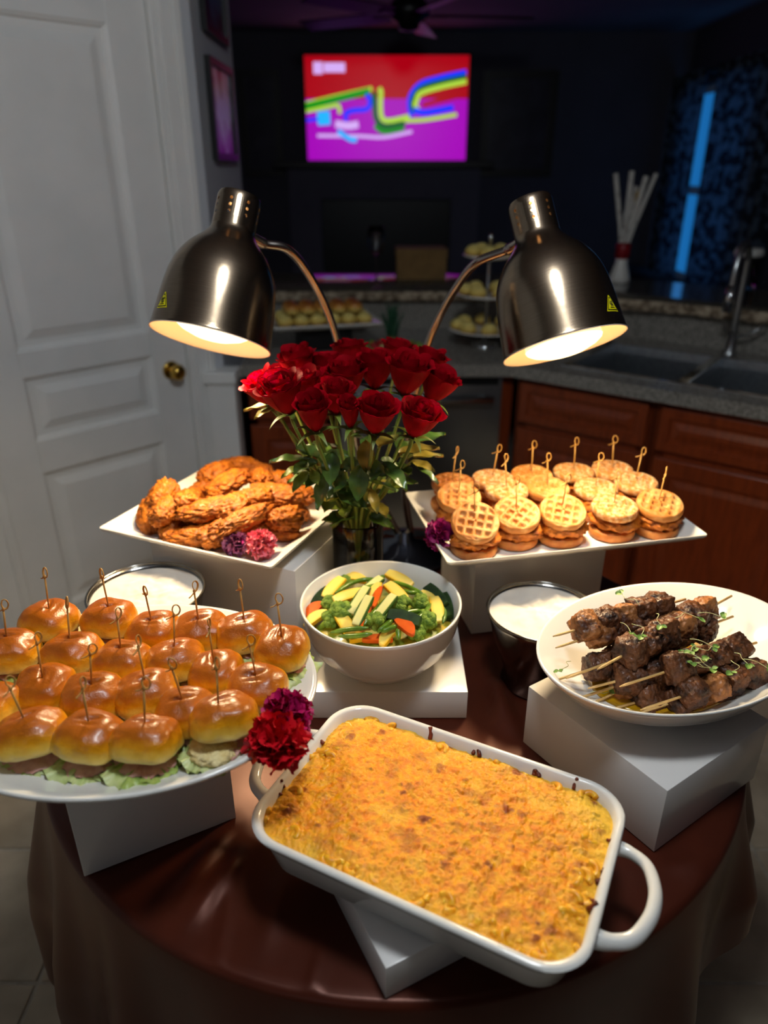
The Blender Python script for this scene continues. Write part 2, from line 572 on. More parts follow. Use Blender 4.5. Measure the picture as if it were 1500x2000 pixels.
obj('control_strip', MB().b2((0.02, 0.009, 0.83), (0.58, 0.014, 0.855)), M_black, dw, smooth=False)
obj('corner_filler_panel', MB().prism([(-0.019 + 0.615, 0.03), (0.640, 0.05), (0.640, 0.20), (0.596, 0.20)], 0.1, 0.866), M_cherry, dw, smooth=False)

# continuous stone worktop with a hole for the sink
S0, S1, SD0, SD1 = 0.16, 0.98, 0.085, 0.545
mb = MB()
mb.b2((-0.51, 2.55, 0.868), (0.47, 3.198, 0.91))
mb.prism([(0.47, 2.55), (0.4633, 2.5578), (0.50, 2.60), (0.845, 3.015), (0.62, 3.198), (0.47, 3.198)], 0.868, 0.91)
for lo, hi in (((0.0, -0.02), (S0, 0.55)), ((S1, -0.02), (1.52, 0.68)), ((S0, -0.02), (S1, SD0)), ((S0, SD1), (S1, 0.68))):
    mb.b2((lo[0], lo[1], 0.868), (hi[0], hi[1], 0.91), MR)
tag(obj('worktop', mb, M_granite, smooth=False), 'grey speckled stone worktop bending round the sink run', 'worktop')
# sink
sk = thing('sink', 'stainless double bowl sink set into the stone worktop', 'sink', MR @ T((0, 0, 0.91)))
mid = 0.56
mb = MB()
rimz = 0.004
for lo, hi in (((S0 - 0.012, SD0 - 0.012), (S1 + 0.012, SD0 + 0.012)), ((S0 - 0.012, SD1 - 0.012), (S1 + 0.012, SD1 + 0.012)),
               ((S0 - 0.012, SD0), (S0 + 0.012, SD1)), ((S1 - 0.012, SD0), (S1 + 0.012, SD1)), ((mid - 0.018, SD0), (mid + 0.018, SD1))):
    mb.b2((lo[0], lo[1], -0.002), (hi[0], hi[1], rimz), bev=0.0015)
obj('rim', mb, M_chrome, sk, smooth=False)
for x0, x1 in ((S0 + 0.012, mid - 0.018), (mid + 0.018, S1 - 0.012)):
    mb = MB()
    rings = []
    for ins, z in ((0, 0.0), (0.004, -0.03), (0.012, -0.15), (0.03, -0.175)):
        a, b, c_, d = x0 + ins, x1 - ins, SD0 + 0.012 + ins, SD1 - 0.012 - ins
        rings.append([(a, c_, z), (a, d, z), (b, d, z), (b, c_, z)])
    mb.loft(rings, cap1=True)
    obj('bowl', mb, M_sink, sk, smooth=False)
    obj('drain', MB().lathe([(0, 0.003), (0.03, 0.003), (0.04, 0)], 20, T(((x0 + x1) / 2, 0.32, -0.175))), M_chrome, sk)
# tall faucet
fa = thing('faucet', 'tall dark gooseneck faucet behind the sink', 'faucet', MR @ T((0.58, 0.61, 0.91)))
obj('base', MB().lathe([(0.028, 0), (0.028, 0.012), (0.018, 0.02), (0.016, 0.09), (0, 0.09)], 20), M_steel, fa)
pts = [(0, 0, 0.06), (0, 0, 0.30), (0, -0.015, 0.36), (0, -0.07, 0.40), (0, -0.13, 0.385), (0, -0.16, 0.33), (0, -0.165, 0.26)]
obj('spout', MB().tube(bez(pts, 8), 0.012, 12), M_steel, fa)
obj('spray_head', MB().tube([(0, -0.165, 0.27), (0, -0.168, 0.18)], [0.016, 0.018], 14), M_chrome, fa)
obj('lever', MB().tube([(0.015, 0, 0.07), (0.06, 0, 0.085), (0.10, 0, 0.12)], 0.006, 8), M_steel, fa)
# raised bar: knee wall and stone top with a rough chiselled edge
struct('wall_bar', MB().b2((-0.57, 3.20, 0), (0.62, 3.30, 1.029)).prism([(0.62, 3.2), (0.86, 3.02), (0.95, 3.10), (0.70, 3.30), (0.62, 3.30)], 0, 1.029), M_granite, label='stone faced knee wall under the raised bar')
struct('wall_bar_angled', MB().b2((0.10, 0.69, 0), (1.55, 0.80, 1.029)), M_granite, M=MR, label='stone faced knee wall behind the sink')
front = [(-0.57, 3.17), (0.62, 3.17), (0.88, 3.02)] + [tuple((MR @ Vector((t, 0.645, 0)))[:2]) for t in (0.3, 0.8, 1.55)]
backl = [tuple((MR @ Vector((t, 1.22, 0)))[:2]) for t in (1.55, 0.8, 0.2)] + [(0.86, 3.80), (0.3, 3.80), (-0.57, 3.80)]


def densify(poly, step=0.025):
    out = []
    for (a, b) in zip(poly, poly[1:]):
        n = max(1, int((Vector(b) - Vector(a)).length / step))
        out += [tuple(Vector(a).lerp(Vector(b), k / n)) for k in range(n)]
    return out + [poly[-1]]


edge = densify(front)
ring = edge + backl
mb = MB()
rings = []
for z, am in ((1.03, 0.004), (1.038, 0.014), (1.05, 0.016), (1.062, 0.012), (1.068, 0.004), (1.07, 0.0)):
    r_ = []
    for k, (x, y) in enumerate(ring):
        if k < len(edge):
            nz = fbm((x, y, z * 3), 30, 2) * am * 1.6 + am * 0.6
            x, y = x - nz * 0.35, y - nz
        r_.append((x, y, z))
    rings.append(r_)
mb.loft(rings, cap0=True, cap1=True)
mb.m[-1] = 1
tag(obj('bar_top', mb, [M_granite2, mat('polished_granite', '#5d574c', '#3f3a32', rough=0.10, vscale=120, mix=(0.42, 0.6))], ang=60), 'raised stone bar top with rough chiselled edge', 'bar top')
# ================================================================= living room
TVY = 6.20
M_bez = mat('television_bezel', '#050505', rough=0.3)
c0, c1 = PY(592, 108, TVY), PY(910, 313, TVY)
tcx, tw = (c0.x + c1.x) / 2, 0.62
z0, z1 = c1.z, c0.z
tv = thing('television', 'flat wall television showing bright red and magenta title graphics', 'television', T((tcx, TVY, z0)))


def tvp(x, y, d=0.0):
    p = PY(x, y, TVY)
    return Vector((p.x - tcx, -d, p.z - z0))


hh = z1 - z0
hw = (PY(910, 210, TVY).x - PY(595, 210, TVY).x) / 2
obj('bezel', MB().b2((-hw - 0.015, 0.002, -0.015), (hw + 0.015, 0.05, hh + 0.015), bev=0.004), M_bez, tv, smooth=False)
obj('wall_mount', MB().b2((-0.2, 0.05, 0.15), (0.2, 0.148, hh - 0.15)), M_black, tv, smooth=False)


def glow(name, c, s=1.0):
    return mat(name, '#000000', rough=0.3, emit=c, estr=s)


G_red, G_mag, G_grn, G_yel, G_blu, G_cya, G_wht, G_dgr = [glow('screen_' + n, c, s) for n, c, s in (
    ('red', '#b00014', 0.85), ('magenta', '#a800bc', 0.9), ('green', '#0a8a10', 1), ('yellow', '#a8d23c', 1),
    ('blue', '#1030ff', 1), ('cyan', '#20b0ff', 1), ('lilac', '#d0a8f0', 1), ('dark_green', '#045820', 1))]
bx0, bx1 = -hw, hw
zb = tvp(750, 193).z
obj('screen_upper_field', MB().b2((bx0, -0.001, zb), (bx1, 0.002, hh)), G_red, tv, smooth=False)
obj('screen_lower_field', MB().b2((bx0, -0.001, 0), (bx1, 0.002, zb)), G_mag, tv, smooth=False)


def stripe(pts, w, m, d, sm=6, name='logo_stripe'):
    q = bez([tvp(x, y) for x, y in pts], sm) if sm > 1 else [tvp(x, y) for x, y in pts]
    ww = w / 1420 * 5.45 / 2
    vs, fs = [], []
    for i, p in enumerate(q):
        t = (q[min(i + 1, len(q) - 1)] - q[max(i - 1, 0)]).normalized()
        n = Vector((-t.z, 0, t.x)) * ww
        vs += [(*(p + n).xz, 0), (*(p - n).xz, 0)]
    vs = [(max(bx0, min(bx1, a)), -d, b) for a, b, _ in vs]
    fs = [(2 * i, 2 * i + 1, 2 * i + 3, 2 * i + 2) for i in range(len(q) - 1)]
    obj(name, MB().add(vs, fs), m, tv, smooth=False)


Lc = [(596, 208), (725, 176), (735, 180), (735, 215), (738, 238), (752, 248), (800, 240)]
off = lambda pts, dx, dy: [(x + dx, y + dy) for x, y in pts]
stripe([(596, 203), (660, 188), (727, 173)], 8, G_yel, 0.002, 1)
stripe([(596, 208), (660, 193), (722, 178)], 11, G_grn, 0.003, 1)
stripe([(596, 217), (640, 209), (660, 206), (664, 222)], 7, G_yel, 0.0025)
stripe([(740, 172), (744, 180), (743, 205), (746, 230), (760, 236), (800, 228)], 9, G_yel, 0.0035)
stripe([(731, 180), (732, 205), (735, 232), (752, 247), (792, 241)], 10, G_dgr, 0.0038)
stripe([(732, 245), (750, 257), (790, 250)], 9, G_grn, 0.0032)
stripe([(714, 186), (722, 192), (718, 212), (690, 216), (676, 222), (676, 236)], 9, G_blu, 0.003)
stripe([(596, 235), (625, 232)], 7, G_blu, 0.003, 1)
stripe([(620, 232), (645, 230)], 24, G_cya, 0.0035, 1)
stripe([(655, 242), (680, 246), (700, 243)], 13, G_wht, 0.0036, 4)
stripe([(620, 265), (700, 266), (750, 268), (805, 257)], 6, G_wht, 0.0033, 4)
stripe([(660, 256), (684, 272), (697, 273)], 9, G_cya, 0.0037, 4)
# the curled letter: nested stripes
for (dx, dy, m, d, w) in ((0, -8, G_blu, 0.003, 10), (5, 1, G_dgr, 0.0035, 9), (11, 10, G_yel, 0.004, 9)):
    stripe([(911, 149 - 0 + dy), (860, 160 + dy), (822, 172 + dy), (803 + dx, 190 + dy * 0.5), (800 + dx, 208 - dy * 0.3), (806 + dx, 222 - dy * 0.6)], w, m, d)
stripe([(911, 184), (850, 199), (825, 206)], 8, G_red, 0.0045, 4)
stripe([(808, 215), (830, 220), (886, 210)], 11, G_blu, 0.0046, 4)
stripe([(790, 236), (830, 234), (892, 224)], 7, G_yel, 0.0044, 4)
stripe([(632, 132), (674, 132)], 16, G_wht, 0.003, 1, 'logo_mark')
stripe([(612, 133), (630, 133)], 20, G_wht, 0.003, 1, 'logo_mark')

# chimney breast with fireplace under the television
fp = thing('fireplace', 'dark fireplace with plain painted surround under the television', 'fireplace', T((0, 6.348, 0)))
a, b = PY(628, 400, 6.3), PY(880, 400, 6.3)
zt = PY(750, 388, 6.3).z
mb = MB().b2((-0.75, -0.10, 0), (a.x, 0, zt)).b2((b.x, -0.10, 0), (0.75, 0, zt)).b2((-0.75, -0.10, zt), (0.75, 0, zt + 0.22))
obj('surround', mb, mat('fireplace_paint', '#5b5866', '#565362', rough=0.7, vscale=5), fp, smooth=False)
obj('mantel', MB().b2((-0.85, -0.17, zt + 0.22), (0.85, 0, zt + 0.27), bev=0.006), M_darkwood, fp, smooth=False)
obj('firebox', MB().b2((a.x, -0.02, 0), (b.x, -0.005, zt)), M_black, fp, smooth=False)
M_print = mat('grey_print', '#3c3946', '#242230', rough=0.3, vscale=6, mix=(0.35, 0.65))
for x0, x1, y0, y1, lab in ((945, 1075, 138, 345, 'large dark framed print right of the television'), (462, 556, 135, 345, 'large dark framed print left of the television')):
    A, Bb = PY(x0, y0, 6.33), PY(x1, y1, 6.33)
    f = thing('framed_picture', lab, 'picture', T(((A.x + Bb.x) / 2, 6.35, Bb.z)), 'prints beside the television')
    w, h, t_ = (Bb.x - A.x) / 2, A.z - Bb.z, 0.05
    obj('frame', MB().b2((-w, -0.03, 0), (w, 0, t_)).b2((-w, -0.03, h - t_), (w, 0, h)).b2((-w, -0.03, t_), (-w + t_, 0, h - t_))
        .b2((w - t_, -0.03, t_), (w, 0, h - t_)), M_darkwood, f, smooth=False)
    obj('print', MB().b2((-w + t_, -0.015, t_), (w - t_, 0, h - t_)), M_print, f, smooth=False)
# ceiling fan
fan = thing('ceiling_fan', 'dark ceiling fan with five blades in the living room', 'fan', T((0.13, 4.55, HZ)))
obj('downrod', MB().lathe([(0.06, 0), (0.05, -0.03), (0.012, -0.04), (0.012, -0.12)], 16), M_black, fan)
obj('motor', MB().lathe([(0, -0.10), (0.07, -0.11), (0.11, -0.15), (0.11, -0.19), (0.06, -0.22), (0.05, -0.25), (0, -0.26)], 24), M_black, fan)
for k in range(5):
    a = 0.12 + k * 2 * PI / 5
    bl = obj('blade', MB().box((0.40, 0, 0), (0.52, 0.13, 0.008), bev=0.003), M_darkwood, fan, T((0, 0, -0.185), rz=a, rx=0.2), smooth=False)
    obj('blade_iron', MB().b2((0.09, -0.02, -0.008), (0.2, 0.02, 0.0)), M_black, bl, smooth=False)
# window with two patterned curtains
M_sky = mat('dusk_pane', '#08121c', rough=0.05, emit='#2a9cff', estr=0.35)
w1 = struct('window_1', MB().b2((2.34, 4.95, 0.75), (2.40, 5.01, 2.08)).b2((2.34, 6.16, 0.75), (2.40, 6.22, 2.08)).b2((2.34, 4.95, 0.75), (2.40, 6.22, 0.80))
            .b2((2.34, 4.95, 2.03), (2.40, 6.22, 2.08)).b2((2.34, 5.01, 1.36), (2.40, 6.16, 1.42)), M_white, label='living room window glowing with blue dusk')
for za, zb_ in ((0.80, 1.36), (1.42, 2.03)):
    obj('pane', MB().b2((2.365, 5.01, za), (2.372, 6.16, zb_)), M_sky, w1, smooth=False)


def curtain_mat():
    m = mat('patterned_curtain', '#5a6a78', '#1e2831', rough=0.9, vscale=16, mix=(0.46, 0.54), det=2)
    nt = m.node_tree
    b = nt.nodes['Principled BSDF']
    tr = nt.nodes.new('ShaderNodeBsdfTranslucent')
    nt.links.new(b.inputs['Base Color'].links[0].from_socket, tr.inputs['Color'])
    mx = nt.nodes.new('ShaderNodeMixShader')
    mx.inputs[0].default_value = 0.32
    nt.links.new(b.outputs[0], mx.inputs[1])
    nt.links.new(tr.outputs[0], mx.inputs[2])
    nt.links.new(mx.outputs[0], nt.nodes['Material Output'].inputs['Surface'])
    return m


M_cur = curtain_mat()
for y0, y1, lab in ((4.45, 5.55, 'wide patterned curtain drawn over the blue window'), (5.76, 6.33, 'narrow bunched curtain in the corner beside the window')):
    n = int((y1 - y0) * 90)
    mb = MB()
    mb.grid(lambda u, v: (2.20 + 0.022 * sn(u * (y1 - y0) * 52) * (0.6 + 0.4 * v), y0 + (y1 - y0) * u, 0.05 + 2.1 * v), n, 8)
    cu = thing('curtain', lab, 'curtain', None, 'living room curtains')
    obj('fabric', mb, M_cur, cu)
    obj('header_tape', MB().grid(lambda u, v: (2.197 + 0.022 * sn(u * (y1 - y0) * 52), y0 + (y1 - y0) * u, 2.10 + 0.06 * v), n, 2), M_cur, cu)
rod = thing('curtain_rod', 'dark curtain rod above the living room window', 'curtain rod')
obj('rod', MB().tube([(2.20, 4.40, 2.14), (2.20, 6.345, 2.14)], 0.012, 10), M_black, rod)
obj('finial', MB().ico(lambda c: c * 0.024 + Vector((2.20, 4.39, 2.14)), 2), M_black, rod)
for y in (4.5, 5.65):
    obj('bracket', MB().b2((2.20, y - 0.008, 2.115), (2.302, y + 0.008, 2.13)), M_black, rod, smooth=False)
# dark sofa below the window
M_sofa = mat('dark_upholstery', '#14151b', '#0e0f14', rough=0.9, vscale=40, bump=0.2, bscale=400)
so = thing('sofa', 'dark upholstered sofa below the curtained window', 'sofa', T((1.62, 5.15, 0)))
obj('seat', MB().b2((-0.38, -0.75, 0.12), (0.30, 0.75, 0.42), bev=0.04), M_sofa, so)
obj('backrest', MB().b2((0.16, -0.9, 0.12), (0.42, 0.9, 0.86), bev=0.06), M_sofa, so)
for y in (-0.84, 0.84):
    obj('armrest', MB().b2((-0.40, y - 0.10, 0.12), (0.40, y + 0.10, 0.62), bev=0.05), M_sofa, so)
for x in (-0.32, 0.34):
    for y in (-0.82, 0.82):
        obj('leg', MB().tube([(x, y, 0), (x, y, 0.14)], [0.018, 0.026], 8), M_darkwood, so)
for y in (-0.36, 0.36):
    obj('seat_cushion', MB().b2((-0.37, y - 0.355, 0.42), (0.16, y + 0.355, 0.54), bev=0.04), M_sofa, so)

# ================================================================= things on bar and counter
BZ, CTZ = 1.07, 0.91
g = P(735, 548, BZ)
wg = thing('wine_glass', 'empty stemmed wine glass standing on the bar', 'glass', T(g))
obj('bowl', MB().lathe([(0.004, 0.105), (0.02, 0.115), (0.036, 0.145), (0.040, 0.18), (0.034, 0.235), (0.0325, 0.235), (0.038, 0.18), (0.034, 0.147), (0.018, 0.119), (0, 0.112)], 28), M_glass, wg)
obj('stem', MB().lathe([(0.004, 0.108), (0.0035, 0.05), (0.005, 0.008)], 12), M_glass, wg)
obj('foot', MB().lathe([(0.005, 0.009), (0.02, 0.004), (0.036, 0.002), (0.036, 0), (0, 0)], 28), M_glass, wg)
# tan box
g = P(823, 546, BZ)
bx = thing('cardboard_box', 'small tan cardboard box on the bar beside the wine glass', 'box', T((g.x, g.y, BZ), rz=0.03))
M_card = mat('tan_cardboard', '#8a6a3c', '#7d5f35', rough=0.8, vscale=20)
obj('carton', MB().b2((-0.115, 0, 0), (0.115, 0.16, 0.118)), M_card, bx, smooth=False)
obj('lid', MB().b2((-0.119, -0.004, 0.095), (0.119, 0.164, 0.135), bev=0.002), M_card, bx, smooth=False)
# birch branches in a white holder
g = P(1221, 535, BZ)
g = Vector((1.075, 3.46, BZ))
bv = thing('branch_bundle', 'bundle of white birch sticks tied with red ribbon in white holder', 'decoration', T(g))
M_birch = mat('white_birch_bark', '#d8d4cc', '#8d8478', rough=0.7, vscale=40, mix=(0.55, 0.75))
obj('holder', MB().lathe([(0, 0), (0.048, 0), (0.046, 0.02), (0.028, 0.08), (0.024, 0.13), (0.020, 0.13), (0.02, 0.1), (0, 0.08)], 24), M_porc, bv)
obj('ribbon', MB().lathe([(0.026, 0.10), (0.033, 0.115), (0.031, 0.14), (0.034, 0.16), (0.022, 0.17)], 20), mat('red_ribbon', '#9c1420', '#7d0e18', rough=0.4, vscale=30), bv)
for (dx, dy, h, r) in ((-0.075, 0.0, 0.45, 0.011), (0.0, 0.02, 0.46, 0.012), (0.055, -0.01, 0.44, 0.012), (0.10, 0.0, 0.45, 0.010), (0.03, 0.03, 0.40, 0.009), (-0.02, -0.03, 0.30, 0.008)):
    obj('stick', MB().tube(bez([(dx * 0.05, dy * 0.1, 0.10), (dx * 0.4, dy * 0.5, h * 0.55), (dx, dy, h)], 6), [r * 0.8] * 7 + [r] * 6, 8), M_birch, bv)
obj('seed_pod', MB().ico(lambda c: Vector((0.035 + c.x * 0.014, c.y * 0.014, 0.355 + c.z * 0.035)), 2), mat('dried_pod', '#a98b4a', '#8a6d34', rough=0.8, vscale=60), bv)
# jar with white lid
g = Vector((1.56, 3.28, BZ))
jr = thing('glass_jar', 'clear glass jar with white lid on the bar by the faucet', 'jar', T(g))
obj('glass', MB().lathe([(0, 0), (0.052, 0), (0.055, 0.01), (0.055, 0.13), (0.051, 0.13), (0.051, 0.012), (0, 0.008)], 28), M_glass, jr)
obj('lid', MB().lathe([(0.0, 0.165), (0.052, 0.163), (0.060, 0.150), (0.060, 0.132), (0, 0.130)], 28), M_cream, jr)

# pastries
M_puff = ramp_mat('cream_pastry', [(0.1, '#8a5a22'), (0.45, '#d9b95a'), (0.9, '#e6d27c')], jitter=0.15, rough=0.6)
M_puff2 = ramp_mat('glazed_pastry', [(0.2, '#dcc26a'), (0.55, '#c98a3a'), (0.9, '#9a5420')], jitter=0.12, rough=0.4)


def puff_mesh(seed, sx, sz):
    def fn(c):
        d = 1 + 0.10 * fbm(c * 1.0 + Vector((seed, 0, 0)), 2.2, 2)
        return Vector((c.x * sx * d, c.y * sx * d, max(-0.6, c.z) * sz * d + 0.6 * sz))
    return MB().ico(fn, 3).mesh('pastry')


PUFF = [puff_mesh(k * 3.1, 0.030, 0.026) for k in range(3)]
for m_, k in zip(PUFF, range(3)):
    m_.materials.append(M_puff if k < 2 else M_puff2)
# platter of small buns on the left, on a stand
gp = Vector((-0.235, 2.84, CTZ))
st = thing('serving_stand', 'white footed serving stand on the worktop', 'stand', T(gp, rz=0.25))
obj('foot', MB().b2((-0.10, -0.07, 0), (0.10, 0.07, 0.085), bev=0.004), M_black, st, smooth=False)
rings = []
for hx, hy, z in ((0.13, 0.09, 0.085), (0.19, 0.125, 0.092), (0.205, 0.14, 0.105), (0.205, 0.14, 0.110), (0.185, 0.12, 0.100), (0.13, 0.09, 0.095)):
    rings.append([(-hx, -hy, z), (hx, -hy, z), (hx, hy, z), (-hx, hy, z)])
obj('platter', MB().loft(rings, cap0=True, cap1=True), M_porc, st, ang=30)
MS = T(gp, rz=0.25)
k = 0
for lay, (nx, ny) in enumerate(((6, 3), (5, 2))):
    for i in range(nx):
        for j in range(ny):
            p = MS @ Vector(((i - (nx - 1) / 2) * 0.060, (j - (ny - 1) / 2) * 0.062, 0.096 + lay * 0.040))
            o = obj('pastry', PUFF[2 if lay else k % 2], None, None, T(p, rz=RND.uniform(0, 6)))
            tag(o, ['pale cream pastry in the bottom layer of the serving stand', 'brown glazed pastry in the top layer of the serving stand'][lay], 'pastry',
                ['pastries, bottom layer of serving stand', 'pastries, top layer of serving stand'][lay])
            k += 1
# three tier stand of pastries
gt = Vector((0.395, 2.86, CTZ))
ts = thing('tiered_stand', 'three tier cake stand of cream pastries on the worktop', 'stand', T(gt))
tiers = ((0.055, 0.145, 8), (0.185, 0.12, 6), (0.325, 0.10, 5))
obj('pole', MB().lathe([(0.05, 0), (0.05, 0.01), (0.008, 0.02), (0.006, 0.39), (0.012, 0.40), (0, 0.42)], 16), M_chrome, ts)
for z, r, n in tiers:
    obj('tier_plate', MB().lathe([(0.0, z), (r * 0.7, z), (r, z + 0.012), (r, z + 0.016), (r * 0.7, z + 0.006), (0, z + 0.006)], 32), M_porc, ts)
for ti, (z, r, n) in enumerate(tiers):
    for k in range(n):
        a = 2 * PI * k / n + ti
        p = gt + Vector((cs(a) * (r - 0.038), sn(a) * (r - 0.038), z + 0.008))
        o = obj('pastry', PUFF[k % 2], None, None, T(p, rz=a, s=1.05))
        lv = ('bottom', 'middle', 'top')[ti]
        tag(o, 'cream pastry on the %s plate of the tiered stand' % lv, 'pastry', 'pastries on the %s plate of the tiered stand' % lv)
# fruit plate with pineapple crown
gf = Vector((0.03, 2.72, CTZ))
tag(obj('fruit_plate', MB().lathe([(0, 0), (0.09, 0), (0.15, 0.012), (0.155, 0.018), (0.09, 0.008), (0, 0.006)], 40, T(gf)), M_porc), 'round white plate of fruit on the worktop', 'plate')
M_straw = mat('strawberry', '#b01418', '#8c0c12', rough=0.35, vscale=80)
M_grape = mat('green_grape', '#8aa83c', '#6f9030', rough=0.25, vscale=30, sss=0.3)
M_melon = mat('melon', '#d8d890', '#c8c070', rough=0.4, vscale=20)
M_pine = mat('pineapple_leaf', '#1f4a30', '#18382a', rough=0.5, vscale=20)
straw = MB().lathe([(0, 0), (0.008, 0.004), (0.015, 0.016), (0.014, 0.026), (0.006, 0.031), (0, 0.031)], 14).mesh('strawberry')
straw.materials.append(M_straw)
grape = MB().ico(lambda c: Vector((c.x * 0.012, c.y * 0.012, c.z * 0.014 + 0.014)), 2).mesh('grape')
grape.materials.append(M_grape)
melon = MB().ico(lambda c: Vector((c.x * 0.03, c.y * 0.018, c.z * 0.016 + 0.016)), 2).mesh('melon_piece')
melon.materials.append(M_melon)
for k in range(9):
    a = 0.2 + k * 2 * PI / 9
    tag(obj('strawberry', straw, None, None, T(gf + Vector((cs(a) * 0.068, sn(a) * 0.060, 0.012)), rz=k, rx=0.2)), 'red strawberry in the ring on the fruit plate', 'strawberry', 'strawberries on the fruit plate')
for k in range(16):
    a = k * 2 * PI / 16
    tag(obj('grape', grape, None, None, T(gf + Vector((cs(a) * 0.108, sn(a) * 0.098, 0.010)))), 'green grape round the edge of the fruit plate', 'grape', 'grapes on the fruit plate')
for k in range(4):
    a = 0.4 + k * 1.6
    tag(obj('melon_piece', melon, None, None, T(gf + Vector((cs(a) * 0.030, sn(a) * 0.030, 0.008)), rz=a)), 'pale melon piece in the middle of the fruit plate', 'melon', 'melon pieces on the fruit plate')
pc = thing('pineapple_crown', 'dark green pineapple crown standing on the fruit plate', 'pineapple', T(gf + Vector((0, 0, 0.03))))
obj('base', MB().lathe([(0, 0), (0.022, 0), (0.026, 0.02), (0.012, 0.04), (0, 0.045)], 14), mat('pineapple_skin', '#8a6a24', '#5f4a1c', rough=0.7, vscale=90), pc)
leafp = MB().grid(lambda u, v: ((u - 0.5) * 0.020 * (1 - v ** 2), 0.018 + 0.035 * v ** 1.6 - 0.006 * (1 - (2 * u - 1) ** 2), 0.01 + 0.14 * v - 0.03 * v ** 3), 5, 8).mesh('leaf')
leafp.materials.append(M_pine)
for k in range(16):
    obj('leaf', leafp, None, pc, T((0, 0, 0.006 * (k // 8) * 3), rz=k * 2.4, s=(1, 0.9 if k < 8 else 0.5, 1.0 if k < 8 else 1.15)))
# ================================================================= the buffet table
TC, TR = Vector((0.015, 1.015, 0)), 0.555
M_satin = mat('brown_satin', '#481d11', '#3c170d', rough=0.36, vscale=8, spec=0.6, tint='#e8b0a0', bump=0.05, bscale=900, bdist=0.0005)
M_skirt = mat('brown_table_skirt', '#2a120c', '#220e09', rough=0.6, vscale=8)
tb = thing('round_table', 'round table hidden under a brown satin cloth', 'table', T(TC))
obj('table_top', MB().lathe([(0, TZ - 0.035), (TR - 0.02, TZ - 0.035), (TR - 0.006, TZ - 0.03), (TR - 0.006, TZ - 0.010), (TR - 0.014, TZ - 0.006), (0, TZ - 0.006)], 64), M_darkwood, tb, ang=40)
for k in range(4):
    a = PI / 4 + k * PI / 2
    obj('leg', MB().tube([(0.36 * cs(a), 0.36 * sn(a), 0), (0.33 * cs(a), 0.33 * sn(a), TZ - 0.034)], 0.018, 10), M_steel, tb)
sk_ = obj('skirt', MB().grid(lambda u, v: ((TR - 0.022 + 0.010 * sn(u * 2 * PI * 26) * (1 - v * 0.7)) * cs(u * 2 * PI),
                                           (TR - 0.022 + 0.010 * sn(u * 2 * PI * 26) * (1 - v * 0.7)) * sn(u * 2 * PI), 0.004 + (TZ - 0.045) * v), 312, 10, cu=True), M_skirt, tb)
sk_['label'] = 'dark brown pleated table skirt'

LEN = [(-180, 0.40), (-152, 0.44), (-120, 0.46), (-90, 0.46), (-60, 0.42), (-45, 0.30), (-33, 0.20), (-22, 0.215), (0, 0.30), (60, 0.35), (120, 0.35), (180, 0.40)]
RIDGES = [(P(452, 1612, TZ), P(345, 1775, TZ), 0.016, 0.009), (P(482, 1660, TZ), P(372, 1800, TZ), 0.012, 0.007), (P(470, 1640, TZ), P(424, 1900, TZ), 0.005, 0.003),
          (P(960, 1330, TZ), P(1010, 1450, TZ), 0.018, 0.007), (P(930, 1240, TZ), P(990, 1420, TZ), 0.012, 0.005), (P(1000, 1290, TZ), P(950, 1460, TZ), 0.010, 0.004),
          (P(1300, 1700, TZ), P(1390, 1680, TZ), 0.012, 0.003), (P(560, 1700, TZ), P(520, 1850, TZ), 0.014, 0.003), (P(640, 1830, TZ), P(600, 1960, TZ), 0.006, 0.003)]


def cloth_h(x, y):
    h = 0.0012 * fbm((x, y, 0), 14, 2)
    for a, b, w, hh_ in RIDGES:
        d = b - a
        t = max(0, min(1, ((x - a.x) * d.x + (y - a.y) * d.y) / d.xy.length_squared))
        q = (x - a.x - d.x * t) ** 2 + (y - a.y - d.y * t) ** 2
        if q < (4 * w) ** 2:
            h += 1.5 * hh_ * math.exp(-q / (w * w)) * (0.25 + sn(PI * t) * 0.75)
    return h


NA = 420
rings = []
for i in range(1, 62):
    r = (TR - 0.008) * i / 61
    rings.append([(r * cs(2 * PI * k / NA), r * sn(2 * PI * k / NA), 0) for k in range(NA)])
rings = [[(x, y, TZ + 0.0008 + cloth_h(x + TC.x, y + TC.y)) for x, y, _ in rg] for rg in rings]
for k in range(1, 5):
    a = k / 4 * PI / 2
    rr, zz = TR - 0.008 + 0.010 * sn(a), TZ + 0.0008 - 0.010 * (1 - cs(a))
    rings.append([(rr * cs(2 * PI * q / NA), rr * sn(2 * PI * q / NA), zz + 0.0008 * fbm((cs(2 * PI * q / NA) * 9, sn(2 * PI * q / NA) * 9, 0), 1, 2)) for q in range(NA)])
for s_ in range(1, 27):
    s = s_ / 26
    rg = []
    for q in range(NA):
        a = 2 * PI * q / NA
        deg = math.degrees(a)
        deg = deg - 360 if deg > 180 else deg
        L = interp(LEN, deg)
        wav = 0.5 + 0.5 * sn(a * 17 + 2.2 * sn(a * 3 + 1.0))
        wav = wav ** 1.5
        amp = 0.034 * min(1, s * 1.5)
        if -40 < deg < -12:
            amp *= 1.25
        fl_ = 0.035 * math.exp(-((deg + 165) / 28) ** 2) * min(1, s * 2)
        rr = TR + 0.003 + amp * wav + 0.006 * s + fl_
        rg.append((rr * cs(a), rr * sn(a), TZ - 0.010 - L * s * (1 + 0.03 * sn(a * 9))))
    rings.append(rg)
mb = MB().loft(rings)
o = len(mb.v)
mb.v.append(Vector((0, 0, TZ + 0.0008)))
mb.f += [(o, k, (k + 1) % NA) for k in range(NA)]
mb.m += [0] * NA
tag(obj('tablecloth', mb, M_satin, None, T(TC)), 'shiny dark brown satin cloth draped over the round table', 'tablecloth')


